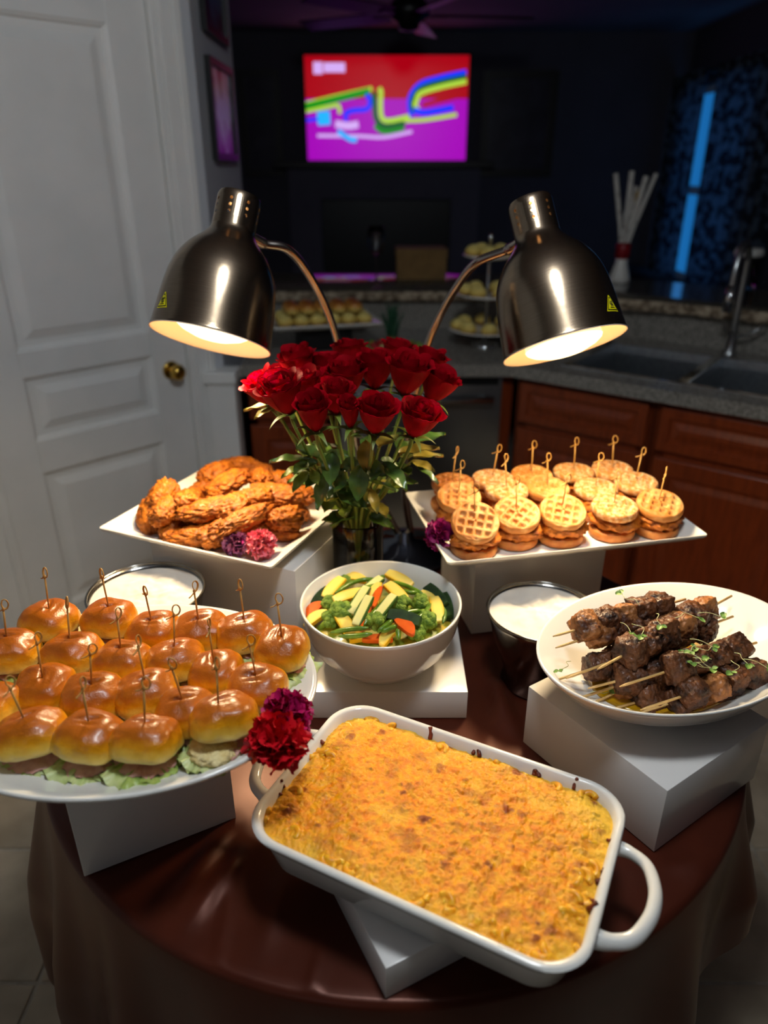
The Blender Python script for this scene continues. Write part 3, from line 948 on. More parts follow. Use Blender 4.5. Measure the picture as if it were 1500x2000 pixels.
# ---------------------------------------------------------------- white risers
def riser(label, c, hx, hy, h, rz, z=TZ):
    o = obj('display_riser', MB().b2((-hx, -hy, 0.002), (hx, hy, h), bev=0.0012), M_riser, None, T((c[0], c[1], z), rz=rz), ang=30)
    return tag(o, label, 'riser', 'glossy white display risers')


RZ_A, RZ_B = math.radians(-23.4), math.radians(12.2)
eA1, eA2 = Vector((cs(RZ_A), sn(RZ_A), 0)), Vector((-sn(RZ_A), cs(RZ_A), 0))
cA = Vector((-0.145, 1.03, 0)) - eA1 * 0.148 + eA2 * 0.12
riser('tall white riser under the fried chicken plate', cA, 0.148, 0.12, 0.186, RZ_A)
riser('tall white riser under the waffle slider plate', (0.262, 1.242), 0.125, 0.10, 0.186, RZ_B)
riser('low white riser under the vegetable bowl', (0.002, 0.988), 0.127, 0.097, 0.053, 0)
riser('low white riser under the baking dish', (0.045, 0.600), 0.10, 0.10, 0.051, math.radians(27.2))
riser('white riser under the oval platter of ham sliders', (-0.324, 0.737), 0.095, 0.095, 0.166, math.radians(27.7))
riser('white riser under the bowl of meat skewers', (0.365, 0.803), 0.11, 0.1175, 0.106, math.radians(34))


# ---------------------------------------------------------------- plates and bowls
def rrect(hx, hy, r, z, n=6):
    pts = []
    for cx, cy, a0 in ((hx - r, hy - r, 0), (-hx + r, hy - r, PI / 2), (-hx + r, -hy + r, PI), (hx - r, -hy + r, 1.5 * PI)):
        for k in range(n + 1):
            a = a0 + k * PI / 2 / n
            pts.append((cx + r * cs(a), cy + r * sn(a), z))
    return pts


def rect_plate(label, c, hx, hy, z, rz):
    """flat rectangular plate with a wide upturned rim; z is its underside"""
    spec = ((0.70, 0.0, 0.012), (0.80, 0.0015, 0.012), (0.992, 0.0215, 0.008), (1.0, 0.024, 0.006), (0.998, 0.027, 0.006), (0.985, 0.0268, 0.008), (0.80, 0.0085, 0.014), (0.74, 0.006, 0.014))
    sub = lambda k: 1 if k < 1 else k
    rings = []
    for f, zz, r in spec:
        d = (1 - f) * min(hx, hy) * 1.0
        rings.append(rrect(hx - d, hy - d, r, zz))
    o = obj('serving_plate', MB().loft(rings, cap0=True, cap1=True), M_porc, None, T((c[0], c[1], z), rz=rz), ang=50)
    return tag(o, label, 'plate', 'white serving plates')


CHK = Vector((-0.268, 1.224, TZ + 0.187))
WAF = Vector((0.2975, 1.196, TZ + 0.187))
rect_plate('square white plate holding fried chicken and carnations', CHK, 0.175, 0.175, CHK.z, RZ_A)
rect_plate('rectangular white plate holding waffle sliders', WAF, 0.232, 0.1425, WAF.z, RZ_B)
PLT = Vector((-0.315, 0.722, TZ + 0.167))
PA, PB = 0.232, 0.183
tag(obj('oval_platter', MB().lathe([(0, 0), (0.62, 0), (0.66, 0.002), (0.90, 0.019), (0.985, 0.029), (1.0, 0.033), (0.995, 0.0365), (0.975, 0.036), (0.88, 0.0235), (0.66, 0.0075), (0.5, 0.006), (0, 0.006)], 96,
                                   T(PLT), sx=PA, sy=PB), M_porc), 'large oval white platter of ham sliders', 'platter')
VEG = Vector((-0.005, 0.972, TZ + 0.054))
prof = [(0, 0.004), (0.058, 0.004), (0.060, 0.0), (0.064, 0.0), (0.066, 0.006), (0.090, 0.022), (0.110, 0.047), (0.121, 0.078), (0.1255, 0.108), (0.1265, 0.113), (0.125, 0.1145), (0.1225, 0.113),
        (0.117, 0.080), (0.106, 0.051), (0.086, 0.027), (0.05, 0.013), (0, 0.011)]
tag(obj('serving_bowl', MB().lathe(prof, 80, T(VEG)), M_porc), 'round white bowl filled with mixed vegetables', 'bowl')
SKB = Vector((0.400, 0.840, TZ + 0.107))
SKR = math.radians(25)
SKM = T(SKB, rz=SKR)
SA, SB = 0.203, 0.143
prof = [(0, 0.003), (0.36, 0.003), (0.38, 0.0), (0.41, 0.0), (0.43, 0.005), (0.66, 0.020), (0.86, 0.043), (0.985, 0.072), (1.0, 0.077), (0.995, 0.0795), (0.975, 0.078), (0.84, 0.048), (0.64, 0.026), (0.42, 0.013), (0, 0.010)]
tag(obj('oval_bowl', MB().lathe(prof, 96, SKM, sx=SA, sy=SB), M_porc), 'wide oval white bowl holding grilled meat skewers', 'bowl')


def skew_floor(lx, ly):
    f = math.hypot(lx / SA, ly / SB)
    return interp([(0, 0.010), (0.42, 0.013), (0.64, 0.026), (0.84, 0.048), (0.975, 0.078), (2, 0.2)], f)


# baking dish
DSH = Vector((0.062, 0.600, TZ + 0.052))
DRZ = math.radians(-26.8)
DM = T(DSH, rz=DRZ)
DX, DY = 0.192, 0.126
bd = thing('baking_dish', 'rectangular white stoneware baking dish with two loop handles', 'baking dish', DM)
rings = []
for ins, z, r in ((0.040, 0.003, 0.02), (0.034, 0.0, 0.022), (0.026, 0.001, 0.030), (0.021, 0.008, 0.036), (0.011, 0.045, 0.043), (0.006, 0.062, 0.047), (0.001, 0.064, 0.050), (0.0, 0.067, 0.050), (0.002, 0.0695, 0.049),
                  (0.006, 0.070, 0.046), (0.0095, 0.068, 0.043), (0.013, 0.05, 0.040), (0.021, 0.012, 0.034), (0.030, 0.007, 0.03)):
    rings.append(rrect(DX - ins, DY - ins, max(r, 0.004), z, 10))
obj('body', MB().loft(rings, cap0=True, cap1=True), M_enamel, bd, ang=60)
for sgn in (-1, 1):
    x0 = sgn * (DX - 0.010)
    hp = [(x0, -0.058, 0.050), (x0 + sgn * 0.020, -0.057, 0.052), (x0 + sgn * 0.040, -0.046, 0.054), (x0 + sgn * 0.051, -0.022, 0.056), (x0 + sgn * 0.054, 0, 0.057),
          (x0 + sgn * 0.051, 0.022, 0.056), (x0 + sgn * 0.040, 0.046, 0.054), (x0 + sgn * 0.020, 0.057, 0.052), (x0, 0.058, 0.050)]
    q = bez(hp, 6)
    rad = [0.0078 + 0.0035 * max(0, 1 - min(i, len(q) - 1 - i) / 7) for i in range(len(q))]
    obj('handle', MB().tube(q, rad, 16, flat=0.85), M_enamel, bd)

# two steel bowls of dry ice fog
M_bowlsteel = mat('dark_steel_bowl', '#8f8c86', '#7d7a75', rough=0.16, metal=1, vscale=30)
M_fog = mat('dry_ice_fog', '#d6cfc4', rough=1, spec=0.0, sss=0.6, sss_r=(1, 1, 1))


def fog_bowl(c, r, h, label, flabel, seed):
    b = thing('steel_bowl', label, 'bowl', T(c), 'steel bowls of dry ice')
    pr = [(0, 0), (r * 0.62, 0), (r * 0.66, 0.006), (r * 0.60, h * 0.16), (r * 0.70, h * 0.36), (r * 0.88, h * 0.68), (r * 0.97, h * 0.93), (r * 1.0, h), (r * 0.985, h + 0.001), (r * 0.95, h * 0.93), (r * 0.86, h * 0.70), (r * 0.6, h * 0.4), (0, h * 0.36)]
    obj('vessel', MB().lathe(pr, 56), M_bowlsteel, b)
    obj('rolled_rim', MB().tube([(r * cs(2 * PI * k / 56), r * sn(2 * PI * k / 56), h) for k in range(56)], 0.0022, 8, closed=True), M_bowlsteel, b)
    mb = MB()

    def fn(u, v):
        a = 2 * PI * u
        q = r * 0.955 * v
        x, y = q * cs(a), q * sn(a)
        z = h * 0.950 + (0.013 * fbm((x + seed, y, 0), 18, 2) + 0.010 * abs(fbm((x, y + seed, 3), 42, 3))) * (1 - v ** 6)
        return (x, y, z)
    mb.grid(fn, 64, 26, cu=True)
    rw = obj('dry_ice_fog', mb, M_fog, None, T(c))
    tag(rw, flabel, 'fog', kind='stuff')


fog_bowl(Vector((-0.384, 1.008, TZ + 0.001)), 0.092, 0.162, 'steel bowl of white fog between the ham sliders and chicken plate', 'white dry ice fog filling the bowl behind the ham sliders', 0)
fog_bowl(Vector((0.254, 0.985, TZ + 0.001)), 0.088, 0.140, 'steel bowl of white fog between vegetable bowl and meat skewers', 'white dry ice fog filling the bowl beside the vegetables', 7)

# ---------------------------------------------------------------- double heat lamp
M_shade = mat('brushed_dark_steel', '#96846e', '#8b7963', rough=0.20, metal=1, vscale=30, stretch=(1, 1, 60), bump=0.04, bscale=30)
M_liner = mat('white_lamp_liner', '#fff1dc', rough=0.35)
M_bulb = mat('warm_bulb_glass', '#fff0d8', rough=0.2, emit='#ffc98a', estr=1.6)
M_bface = mat('warm_bulb_face', '#fff4e0', rough=0.2, emit='#ffd9a0', estr=3.0)
M_neck = mat('gooseneck_steel', '#a89f96', rough=0.2, metal=1)
M_navy = mat('dark_chrome_base', '#55585f', rough=0.10, metal=1)
M_wy, M_wb = mat('warning_yellow', '#e6d800', rough=0.5), mat('warning_black', '#0a0a0a', rough=0.5)
LB = Vector((0.045, 1.430, TZ + 0.001))
lamp = thing('heat_lamp', 'double gooseneck heat lamp with two steel shades, lit', 'heat lamp', T(LB))
obj('base', MB().lathe([(0, 0), (0.104, 0), (0.106, 0.004), (0.104, 0.012), (0.085, 0.018), (0.078, 0.024), (0.055, 0.028), (0.05, 0.036), (0.022, 0.040), (0.018, 0.058), (0, 0.06)], 56), M_navy, lamp)
SH_R, SH_H = 0.098, 0.238


def gooseneck(pts):
    q = bez([p - LB for p in pts], 30)
    out, acc, step = [q[0]], 0, 0.0022
    for a, b in zip(q, q[1:]):
        L = (b - a).length
        while acc + L >= step:
            t = (step - acc) / L
            a = a.lerp(b, t)
            L = (b - a).length
            out.append(a)
            acc = 0
        acc += L
    rad = [0.0072 + (0.0006 if i % 2 else -0.0004) for i in range(len(out))]
    rad[-14:] = [0.0088] * 14
    obj('gooseneck', MB().tube(out, rad, 12), M_neck, lamp)


def collar_cells(mb, r, z0, z1, cols=8, rows=3):
    """cylinder wall with real vent holes"""
    a_step = 2 * PI / cols
    wa = 0.0050 / r
    for c in range(cols):
        a0 = c * a_step
        segs = [(a0 - wa, a0 + wa, True)]
        n = 5
        w = (a_step - 2 * wa) / n
        segs += [(a0 + wa + k * w, a0 + wa + (k + 1) * w, False) for k in range(n)]
        for s0, s1, hole in segs:
            for q in range(rows):
                y0, y1 = z0 + (z1 - z0) * q / rows, z0 + (z1 - z0) * (q + 1) / rows
                pt = lambda a, z: (r * cs(a), r * sn(a), z)
                if not hole:
                    mb.add([pt(s0, y0), pt(s1, y0), pt(s1, y1), pt(s0, y1)], [(0, 1, 2, 3)])
                    continue
                am, ym = (s0 + s1) / 2, (y0 + y1) / 2
                out = [pt(s0, y0), pt(am, y0), pt(s1, y0), pt(s1, ym), pt(s1, y1), pt(am, y1), pt(s0, y1), pt(s0, ym)]
                hr = 0.0027
                inn = [pt(am + hr / r * cs(t), ym + hr * sn(t)) for t in [1.25 * PI + k * PI / 4 for k in range(8)]]
                mb.add(out + inn, [(k, (k + 1) % 8, 8 + (k + 1) % 8, 8 + k) for k in range(8)])


def lamp_head(C, a, side, holes_off):
    a = a.normalized()
    top = C - a * SH_H
    Mh = Matrix.Translation(-LB) @ align(C, top)
    inv = align(C, top).inverted().to_3x3()
    sh = obj('shade', MB(), M_shade, lamp, Mh) if False else None
    mb = MB()
    prof = [(SH_R, 0.0), (SH_R - 0.001, 0.004), (SH_R - 0.0035, 0.03), (SH_R - 0.007, 0.07), (SH_R - 0.012, 0.10), (SH_R - 0.020, 0.122), (SH_R - 0.033, 0.143), (SH_R - 0.047, 0.158), (0.042, 0.168), (0.037, 0.176), (0.0355, 0.182)]
    mb.lathe(bez2(prof, 3), 72)
    k0 = len(mb.v)
    collar_cells(mb, 0.0355, 0.194, 0.226)
    for v in range(k0, len(mb.v)):
        mb.v[v] = Matrix.Rotation(holes_off, 3, 'Z') @ mb.v[v]
    mb.lathe([(0.0355, 0.182), (0.0355, 0.194)], 72)
    mb.lathe([(0.0355, 0.226), (0.0355, 0.232), (0.0335, 0.2365), (0.028, 0.238), (0.0, 0.238)], 72)
    sh = obj('shade', mb, M_shade, lamp, Mh, ang=50)
    ins = [(max(r - 0.0016, 0.0), z) for r, z in bez2(prof, 3)]
    obj('shade_liner', MB().lathe([(SH_R, 0.0), (SH_R, -0.0015), (SH_R - 0.0016, -0.001)] + ins, 72), M_liner, sh)
    drop = -0.012 if side > 0 else 0.004
    bl = obj('bulb', MB().lathe([(0.061, 0.016 + drop), (0.058, 0.034 + drop), (0.045, 0.075 + drop), (0.024, 0.115 + drop), (0.016, 0.15 + drop), (0.016, 0.205), (0, 0.205)], 40), M_bulb, sh)
    obj('bulb_face', MB().lathe([(0.0, -0.004 + drop), (0.03, -0.001 + drop), (0.05, 0.006 + drop), (0.059, 0.012 + drop), (0.061, 0.016 + drop)], 40), M_bface, sh)
    # yellow hot surface warning triangle
    w = inv @ (Vector((-0.68, -0.73, 0)) if side < 0 else Vector((0.66, -0.76, 0)))
    ang0 = math.atan2(w.y, w.x)
    pr = bez2(prof, 3)

    def surf(x, z, d):
        r = interp([(zz, rr) for rr, zz in pr], z) + d
        return (r * cs(ang0 + x / r), r * sn(ang0 + x / r), z)

    def tri(s, d):
        h = s * 0.94
        zc = 0.030
        # rounded, subdivided so that it follows the curved shade
        vs, fs = [], []
        n = 8
        for i in range(n + 1):
            z = zc - h * 0.38 + h * i / n
            hw_ = s / 2 * (1 - i / n) + 0.0012
            for j in range(5):
                vs.append(surf((j / 4 - 0.5) * 2 * hw_, z, d))
        for i in range(n):
            for j in range(4):
                fs.append((i * 5 + j, i * 5 + j + 1, (i + 1) * 5 + j + 1, (i + 1) * 5 + j))
        return vs, fs
    st = obj('warning_sticker', MB().add(*tri(0.027, 0.0004)), M_wy, sh)
    obj('sticker_border', MB().add(*tri(0.0225, 0.0006)), M_wb, sh)
    obj('sticker_field', MB().add(*tri(0.0180, 0.0008)), M_wy, sh)
    for dx in (-0.0025, 0, 0.0025):
        q = [surf(dx + 0.0009 * sn(k * 1.1), 0.0280 + 0.0085 * k / 8, 0.0011) for k in range(9)]
        obj('heat_symbol', MB().tube(q, 0.0005, 5), M_wb, sh)
    obj('heat_symbol', MB().tube([surf(x, 0.0262, 0.0011) for x in (-0.005, 0, 0.005)], 0.0006, 5), M_wb, sh)
    # the lamp's own light, at the face of its bulb
    d = bpy.data.lights.new('heat_lamp_light', 'AREA')
    d.shape = 'DISK'
    d.size = 0.10
    d.energy = LAMP_W
    d.color = (1.0, 0.77, 0.46)
    lo = bpy.data.objects.new('heat_lamp_light', d)
    COL.objects.link(lo)
    lo.location = C + a * (0.006 - drop)
    lo.rotation_euler = a.to_track_quat('-Z', 'Y').to_euler()
    d2 = bpy.data.lights.new('heat_lamp_glow', 'POINT')
    d2.energy = LAMP_W * 0.05
    d2.shadow_soft_size = 0.01
    d2.color = (1.0, 0.74, 0.44)
    l2 = bpy.data.objects.new('heat_lamp_glow', d2)
    COL.objects.link(l2)
    l2.location = C - a * 0.218 + Vector((0, 0, 0))
    return align(C, top)


def bez2(prof, n):
    return [(p.x, p.y) for p in bez([(r, z, 0) for r, z in prof], n)]


LAMP_W = 3.9
ML = lamp_head(PY(412, 664, 1.186), Vector((-0.20, -0.42, -0.885)), -1, 0.3)
MRh = lamp_head(PY(1102, 676, 1.152), Vector((0.23, -0.43, -0.870)), 1, 0.1)


def attach(Mh, tow):
    c = Mh @ Vector((0, 0, 0.186))
    ax = (Mh.to_3x3() @ Vector((0, 0, 1))).normalized()
    d = (tow - c)
    d = (d - ax * d.dot(ax)).normalized()
    return c + d * 0.034, d


pL, dL = attach(ML, PY(600, 540, 1.36))
pR, dR = attach(MRh, PY(890, 565, 1.35))
gooseneck([LB + Vector((-0.014, 0, 0.05)), PY(705, 900, 1.428), PY(686, 780, 1.425), PY(660, 668, 1.42), PY(634, 595, 1.40), PY(598, 528, 1.36), PY(560, 486, 1.32), pL + dL * 0.03, pL])
gooseneck([LB + Vector((0.014, 0, 0.05)), PY(790, 950, 1.428), PY(802, 820, 1.425), PY(829, 692, 1.42), PY(855, 625, 1.40), PY(890, 563, 1.35), PY(930, 514, 1.30), pR + dR * 0.03, pR])
# ================================================================= food
def copy_part(me, name, parent, M=None):
    return obj(name, me, None, parent, M)


def mk(mb, name, m, ang=None, smooth=True):
    me = mb.mesh(name, smooth, ang)
    for q in (m if isinstance(m, (list, tuple)) else [m]):
        me.materials.append(q)
    return me


# ---------------------------------------------------------------- ham sliders
M_bun = ramp_mat('egg_washed_bun', [(0.10, '#f2dc92'), (0.36, '#efc04a'), (0.56, '#dd940e'), (0.78, '#b66002'), (1.0, '#9c4e00')], jitter=0.14, jscale=60,
                 rough=0.32, coat=0.14, coat_rough=0.15, bump=0.35, bscale=420, bdist=0.0014, sss=0.04)
M_bunb = ramp_mat('bun_base', [(0.0, '#a8641e'), (0.45, '#d9a552'), (0.8, '#f0dfae')], jitter=0.1, jscale=60, rough=0.6, bump=0.3, bscale=260)
M_ham = mat('sliced_ham', '#e0aca0', '#c98a80', rough=0.35, vscale=60, sss=0.2, coat=0.2)
M_let = mat('pale_lettuce', '#d3d694', '#a9bd62', rough=0.4, vscale=50, sss=0.2)
M_letg = mat('green_lettuce', '#adbb60', '#86a044', rough=0.4, vscale=50, sss=0.2)
M_crumb = mat('bread_crumb', '#f0dca2', '#e2c680', rough=0.8, vscale=80, bump=0.8, bscale=300, bdist=0.003)


def bun_mesh(seed, rx=0.0372, ry=0.0350, h=0.0315):
    def fn(c):
        th = math.atan2(c.y, c.x)
        q = 1 + 0.12 * sn(2 * th) ** 2
        d = 1 + 0.09 * fbm(c + Vector((seed, seed * 0.7, 0)), 1.7, 2) + 0.012 * fbm(c + Vector((0, seed, 0)), 7, 2)
        z = c.z if c.z > 0 else c.z * 0.34
        zz = (abs(z) ** 0.80) * (1 if z > 0 else -1)
        p = Vector((c.x * rx * q * d, c.y * ry * q * d, zz * h * d))
        if c.z > 0:                                     # creases round the pick
            a = seed * 1.3
            u = p.x * cs(a) + p.y * sn(a)
            w = -p.x * sn(a) + p.y * cs(a)
            p.z -= 0.0055 * math.exp(-(w / 0.0022) ** 2) * math.exp(-(u / 0.012) ** 2)
            p.z -= 0.0025 * math.exp(-((p.x ** 2 + p.y ** 2) / 0.010 ** 2))
            p.z -= 0.0016 * math.exp(-((w - 0.011 + u * 0.3) / 0.0018) ** 2) * math.exp(-((u - 0.006) / 0.012) ** 2)
        return p
    return mk(MB().ico(fn, 5), 'bun_top', M_bun)


BUNS = [bun_mesh(k * 2.37 + 0.4) for k in range(7)]
BASES = []
for k in range(3):
    def fb(c, k=k):
        th = math.atan2(c.y, c.x)
        q = (1 + 0.08 * sn(2 * th) ** 2) * (1 + 0.05 * fbm(c + Vector((k, 3, 0)), 2, 2))
        return Vector((c.x * 0.0330 * q, c.y * 0.0315 * q, max(-0.55, min(0.75, c.z)) * 0.0095 + 0.0053))
    BASES.append(mk(MB().ico(fb, 4), 'bun_bottom', M_bunb))


def ruffle(seed, r0, r1, am, m, name, arc=2 * PI, n=72, zt=0.0):
    def fn(u, v):
        a = arc * (u - 0.5)
        rr = r0 + (r1 - r0) * v * (1 + 0.35 * fbm((cs(a) * 2 + seed, sn(a) * 2, 0), 1.6, 2))
        z = zt + v * am * (1.2 * fbm((cs(a) * 4, sn(a) * 4 + seed, v), 1.7, 2) + 0.4 * sn(a * 9 + seed)) - v * v * am * 0.7
        return (rr * cs(a), rr * sn(a), z)
    mb = MB().grid(fn, n, 7)
    N = len(mb.v)
    mb.grid(lambda u, v: Vector(fn(u, v)) - Vector((0, 0, 0.0012)), n, 7)
    return mk(mb, name, m)


HAM = [ruffle(k * 5.1, 0.012, 0.0345, 0.0035, M_ham, 'ham_slice') for k in range(3)]
LET = [ruffle(k * 3.3 + 1, 0.012, 0.039, 0.0055, (M_let, M_letg)[k == 2], 'lettuce_leaf') for k in range(3)]
SHRED = [ruffle(9 + k * 2.2, 0.026, 0.050, 0.008, (M_let, M_letg)[k], 'lettuce_shred', arc=1.0, n=18) for k in range(2)]
CRUMB = mk(MB().ico(lambda c: Vector((c.x * 0.026, c.y * 0.030, c.z * 0.009)) * (1 + 0.30 * fbm(c, 5, 3)), 4), 'torn_crumb', M_crumb)


def pick_mesh(seed):
    mb = MB()
    r = 0.0013
    mb.tube([(0, 0, -0.022), (0.0003, 0, 0.02), (0, 0, 0.044)], [r * 0.6, r, r], 6)
    rr = random.Random(seed)
    w = rr.uniform(0.0045, 0.0062)
    lp = [(0, 0, 0.043), (w * 0.9, 0.0012, 0.0455), (w * 1.25, 0.0016, 0.052), (w * 0.75, 0.0012, 0.058), (0.0, 0.0005, 0.0575), (-w * 0.25, -0.0008, 0.052), (0.0, -0.0012, 0.046), (-0.0035, -0.0012, 0.0415), (-0.0095, -0.0012, 0.0385)]
    q = bez(lp, 6)
    mb.tube(q, 0.0013, 6, flat=0.6)
    mb.lathe([(0, 0.041), (0.0016, 0.042), (0.0018, 0.0445), (0.0012, 0.0465), (0, 0.047)], 8)
    return mk(mb, 'bamboo_pick', M_bamboo)


PICKS = [pick_mesh(k) for k in range(4)]
SPX = [(62, 1432), (172, 1440), (282, 1452), (425, 1425), (368, 1385), (80, 1338), (178, 1352), (288, 1350), (500, 1338), (425, 1308), (-25, 1385), (15, 1280), (140, 1272),
       (238, 1288), (345, 1288), (95, 1226), (212, 1212), (300, 1226), (398, 1228), (478, 1240), (553, 1275)]
Z_S = PLT.z + 0.0068
spos = [P(x, y, Z_S + 0.036).xy.copy() for x, y in SPX]
for _ in range(60):                                     # keep the buns just touching
    for i in range(len(spos)):
        for j in range(i):
            d = spos[i] - spos[j]
            if d.length < 0.0640:
                e = d.normalized() * (0.0640 - d.length) * 0.5
                spos[i] += e
                spos[j] -= e
SLAB = {0: 'ham slider with folded pink ham showing, in the front row of the platter', 1: 'ham slider with pale lettuce shreds spilling onto the platter rim',
        2: 'ham slider with a green lettuce leaf under it in the front row', 3: 'torn open ham slider beside the red carnation, crumb showing',
        8: 'ham slider directly behind the red carnation', 20: 'ham slider at the platter end nearest the vegetable bowl', 4: 'ham slider tucked behind the torn open one'}
ORD = ('first', 'second', 'third', 'fourth', 'fifth', 'sixth')
SROW = (('front', (3, 2, 1, 0)), ('second', (8, 4, 7, 6, 5, 10)), ('third', (9, 14, 13, 12, 11)), ('back', (20, 19, 18, 17, 16, 15)))
for i, p in enumerate(spos):
    rel = Vector(((p.x - PLT.x) / PA, (p.y - PLT.y) / PB))
    f = rel.length
    zz = Z_S + (max(0, f - 0.62) * 0.06 if f > 0.62 else 0)
    rz = RND.uniform(-0.3, 0.3) + (PI / 2 if RND.random() < 0.3 else 0)
    tilt = (RND.uniform(-0.08, 0.10), RND.uniform(-0.08, 0.08))
    if i < 4:
        rz = (0.12, -0.10, 0.08, 0.2)[i]
    if f > 0.62:
        tilt = (tilt[0] + rel.y * 0.10, tilt[1] - rel.x * 0.10)
    row = next('ham slider in the %s row, %s from the red carnation' % (rn, ORD[ix.index(i)]) for rn, ix in SROW if i in ix)
    s = thing('ham_slider', SLAB.get(i, row), 'slider', T((p.x, p.y, zz), rz=rz, rx=tilt[0], ry=tilt[1]), 'ham sliders on the oval platter')
    copy_part(BASES[i % 3], 'bun_bottom', s)
    copy_part(HAM[i % 3], 'ham_slice', s, T((0, 0, 0.0150), rz=i))
    copy_part(LET[i % 3], 'lettuce_leaf', s, T((0, 0, 0.0130), rz=i * 2.1))
    ty = (-0.42, -0.36, -0.32, -0.25)[i] if i < 4 else 0.0
    up = 0.008 if i == 3 else 0.005 if i < 3 else 0
    top_c = Vector((0, 0, 0.0255 + up))
    MT = T(top_c + Vector((0.004 if i == 3 else 0, 0.006 if i == 3 else 0, 0)), rz=RND.uniform(-0.2, 0.2), rx=ty * 0.6, s=RND.uniform(0.97, 1.03))
    copy_part(BUNS[i % 7], 'bun_top', s, MT)
    if i == 3:
        copy_part(CRUMB, 'torn_crumb', s, T((-0.010, -0.012, 0.013), rz=0.4))
    if i in (0, 1, 2, 3, 20, 8):
        copy_part(SHRED[1 if i == 2 else 0], 'lettuce_shred', s, T((0, 0, 0.012), rz=-PI / 2 - rz + RND.uniform(-0.3, 0.3)))
        copy_part(SHRED[0], 'lettuce_shred', s, T((0, 0, 0.013), rz=-PI / 2 - rz + (1.0 if i == 20 else -0.8)))
    if i == 10:
        continue
    pm = T((p.x, p.y, zz)) @ T((0, 0, 0), rz=rz, rx=tilt[0], ry=tilt[1]) @ T((0, 0, 0.054 + up), rx=RND.uniform(-0.10, 0.10), ry=RND.uniform(-0.08, 0.10), rz=RND.uniform(-1.2, 1.2) - rz)
    tag(obj('bamboo_pick', PICKS[i % 4], None, None, pm), 'knotted bamboo pick in the ' + row, 'pick', 'knotted picks in the ham sliders')

# ---------------------------------------------------------------- waffle sliders
M_waf = mat('sugared_waffle', '#b87430', '#d9a868', rough=0.6, vscale=45, mix=(0.45, 0.75), bump=0.3, bscale=300, sss=0.1)
M_waf2 = mat('browned_waffle', '#a05a1e', '#bd8040', rough=0.55, vscale=45, mix=(0.4, 0.7), bump=0.3, bscale=300, sss=0.1)
M_sugar = mat('powdered_sugar', '#bd7a38', '#e2bf92', rough=0.85, vscale=120, mix=(0.44, 0.70), bump=0.5, bscale=500)
M_fried = mat('fried_chicken_crust', '#bc6806', '#7c3804', rough=0.6, vscale=70, mix=(0.4, 0.72), bump=0.7, bscale=240, bdist=0.003, coat=0.08)


def waffle_mesh(seed, R=0.0400, th=0.0085, m=None):
    mb = MB()
    nr, na = 26, 72
    g_ = 0.0155
    a0 = seed * 0.5

    def top(r, a):
        x, y = r * cs(a), r * sn(a)
        u, w = x * cs(a0) - y * sn(a0), x * sn(a0) + y * cs(a0)
        fu, fw = abs(((u / g_) + 0.5) % 1 - 0.5) * g_, abs(((w / g_) + 0.5) % 1 - 0.5) * g_
        pit = min(1, max(0, (fu - 0.0020) / 0.0022)) * min(1, max(0, (fw - 0.0020) / 0.0022))
        edge_ = min(1, max(0, (R * 0.93 - r) / 0.003))
        z = th - 0.0052 * pit * edge_
        ro = max(0, r - (R - 0.006)) / 0.006
        return Vector((x, y, z - (th * 0.75) * (1 - math.sqrt(max(0, 1 - ro * ro))) + 0.0006 * fbm((x, y, seed), 120, 2)))
    wob = lambda a: 1 + 0.025 * fbm((cs(a), sn(a), seed), 1.6, 2)
    rings = [[top(R * k / nr, 2 * PI * q / na).xyz * 1 for q in range(na)] for k in range(1, nr + 1)]
    rings = [[Vector((p.x * wob(2 * PI * q / na), p.y * wob(2 * PI * q / na), p.z)) for q, p in enumerate(rg)] for rg in rings]
    low = [[Vector((p.x, p.y, -p.z)) for p in rg] for rg in reversed(rings)]
    mb.loft(rings + low, cap0=False)
    n0 = len(mb.v)
    mb.v += [Vector((0, 0, th)), Vector((0, 0, -th))]
    L = (len(rings) + len(low) - 1) * na
    mb.f += [(n0, q, (q + 1) % na) for q in range(na)] + [(n0 + 1, L + (q + 1) % na, L + q) for q in range(na)]
    mb.m += [0] * (2 * na)
    return mk(mb, 'waffle', m or M_waf)


WAFL = [waffle_mesh(0.3), waffle_mesh(1.6), waffle_mesh(2.9, m=M_sugar), waffle_mesh(0.9, m=M_waf2)]


def crust_mesh(seed, dims, name, sub=5, am=0.27):
    def fn(c):
        d = 1 + am * fbm(c + Vector((seed, 0, seed)), 2.0, 2) + am * 0.75 * fbm(c + Vector((0, seed, 0)), 5.5, 2) + am * 0.75 * abs(fbm(c + Vector((seed, seed, 0)), 11, 2)) + am * 0.35 * fbm(c + Vector((0, 0, seed)), 24, 1)
        bend = 0.18 * sn(c.x * 1.9 + seed)
        return Vector((c.x * dims[0] * d, c.y * dims[1] * d + bend * dims[1], c.z * dims[2] * d + 0.12 * dims[2] * cs(c.x * 2 + seed)))
    return mk(MB().ico(fn, sub), name, M_fried)


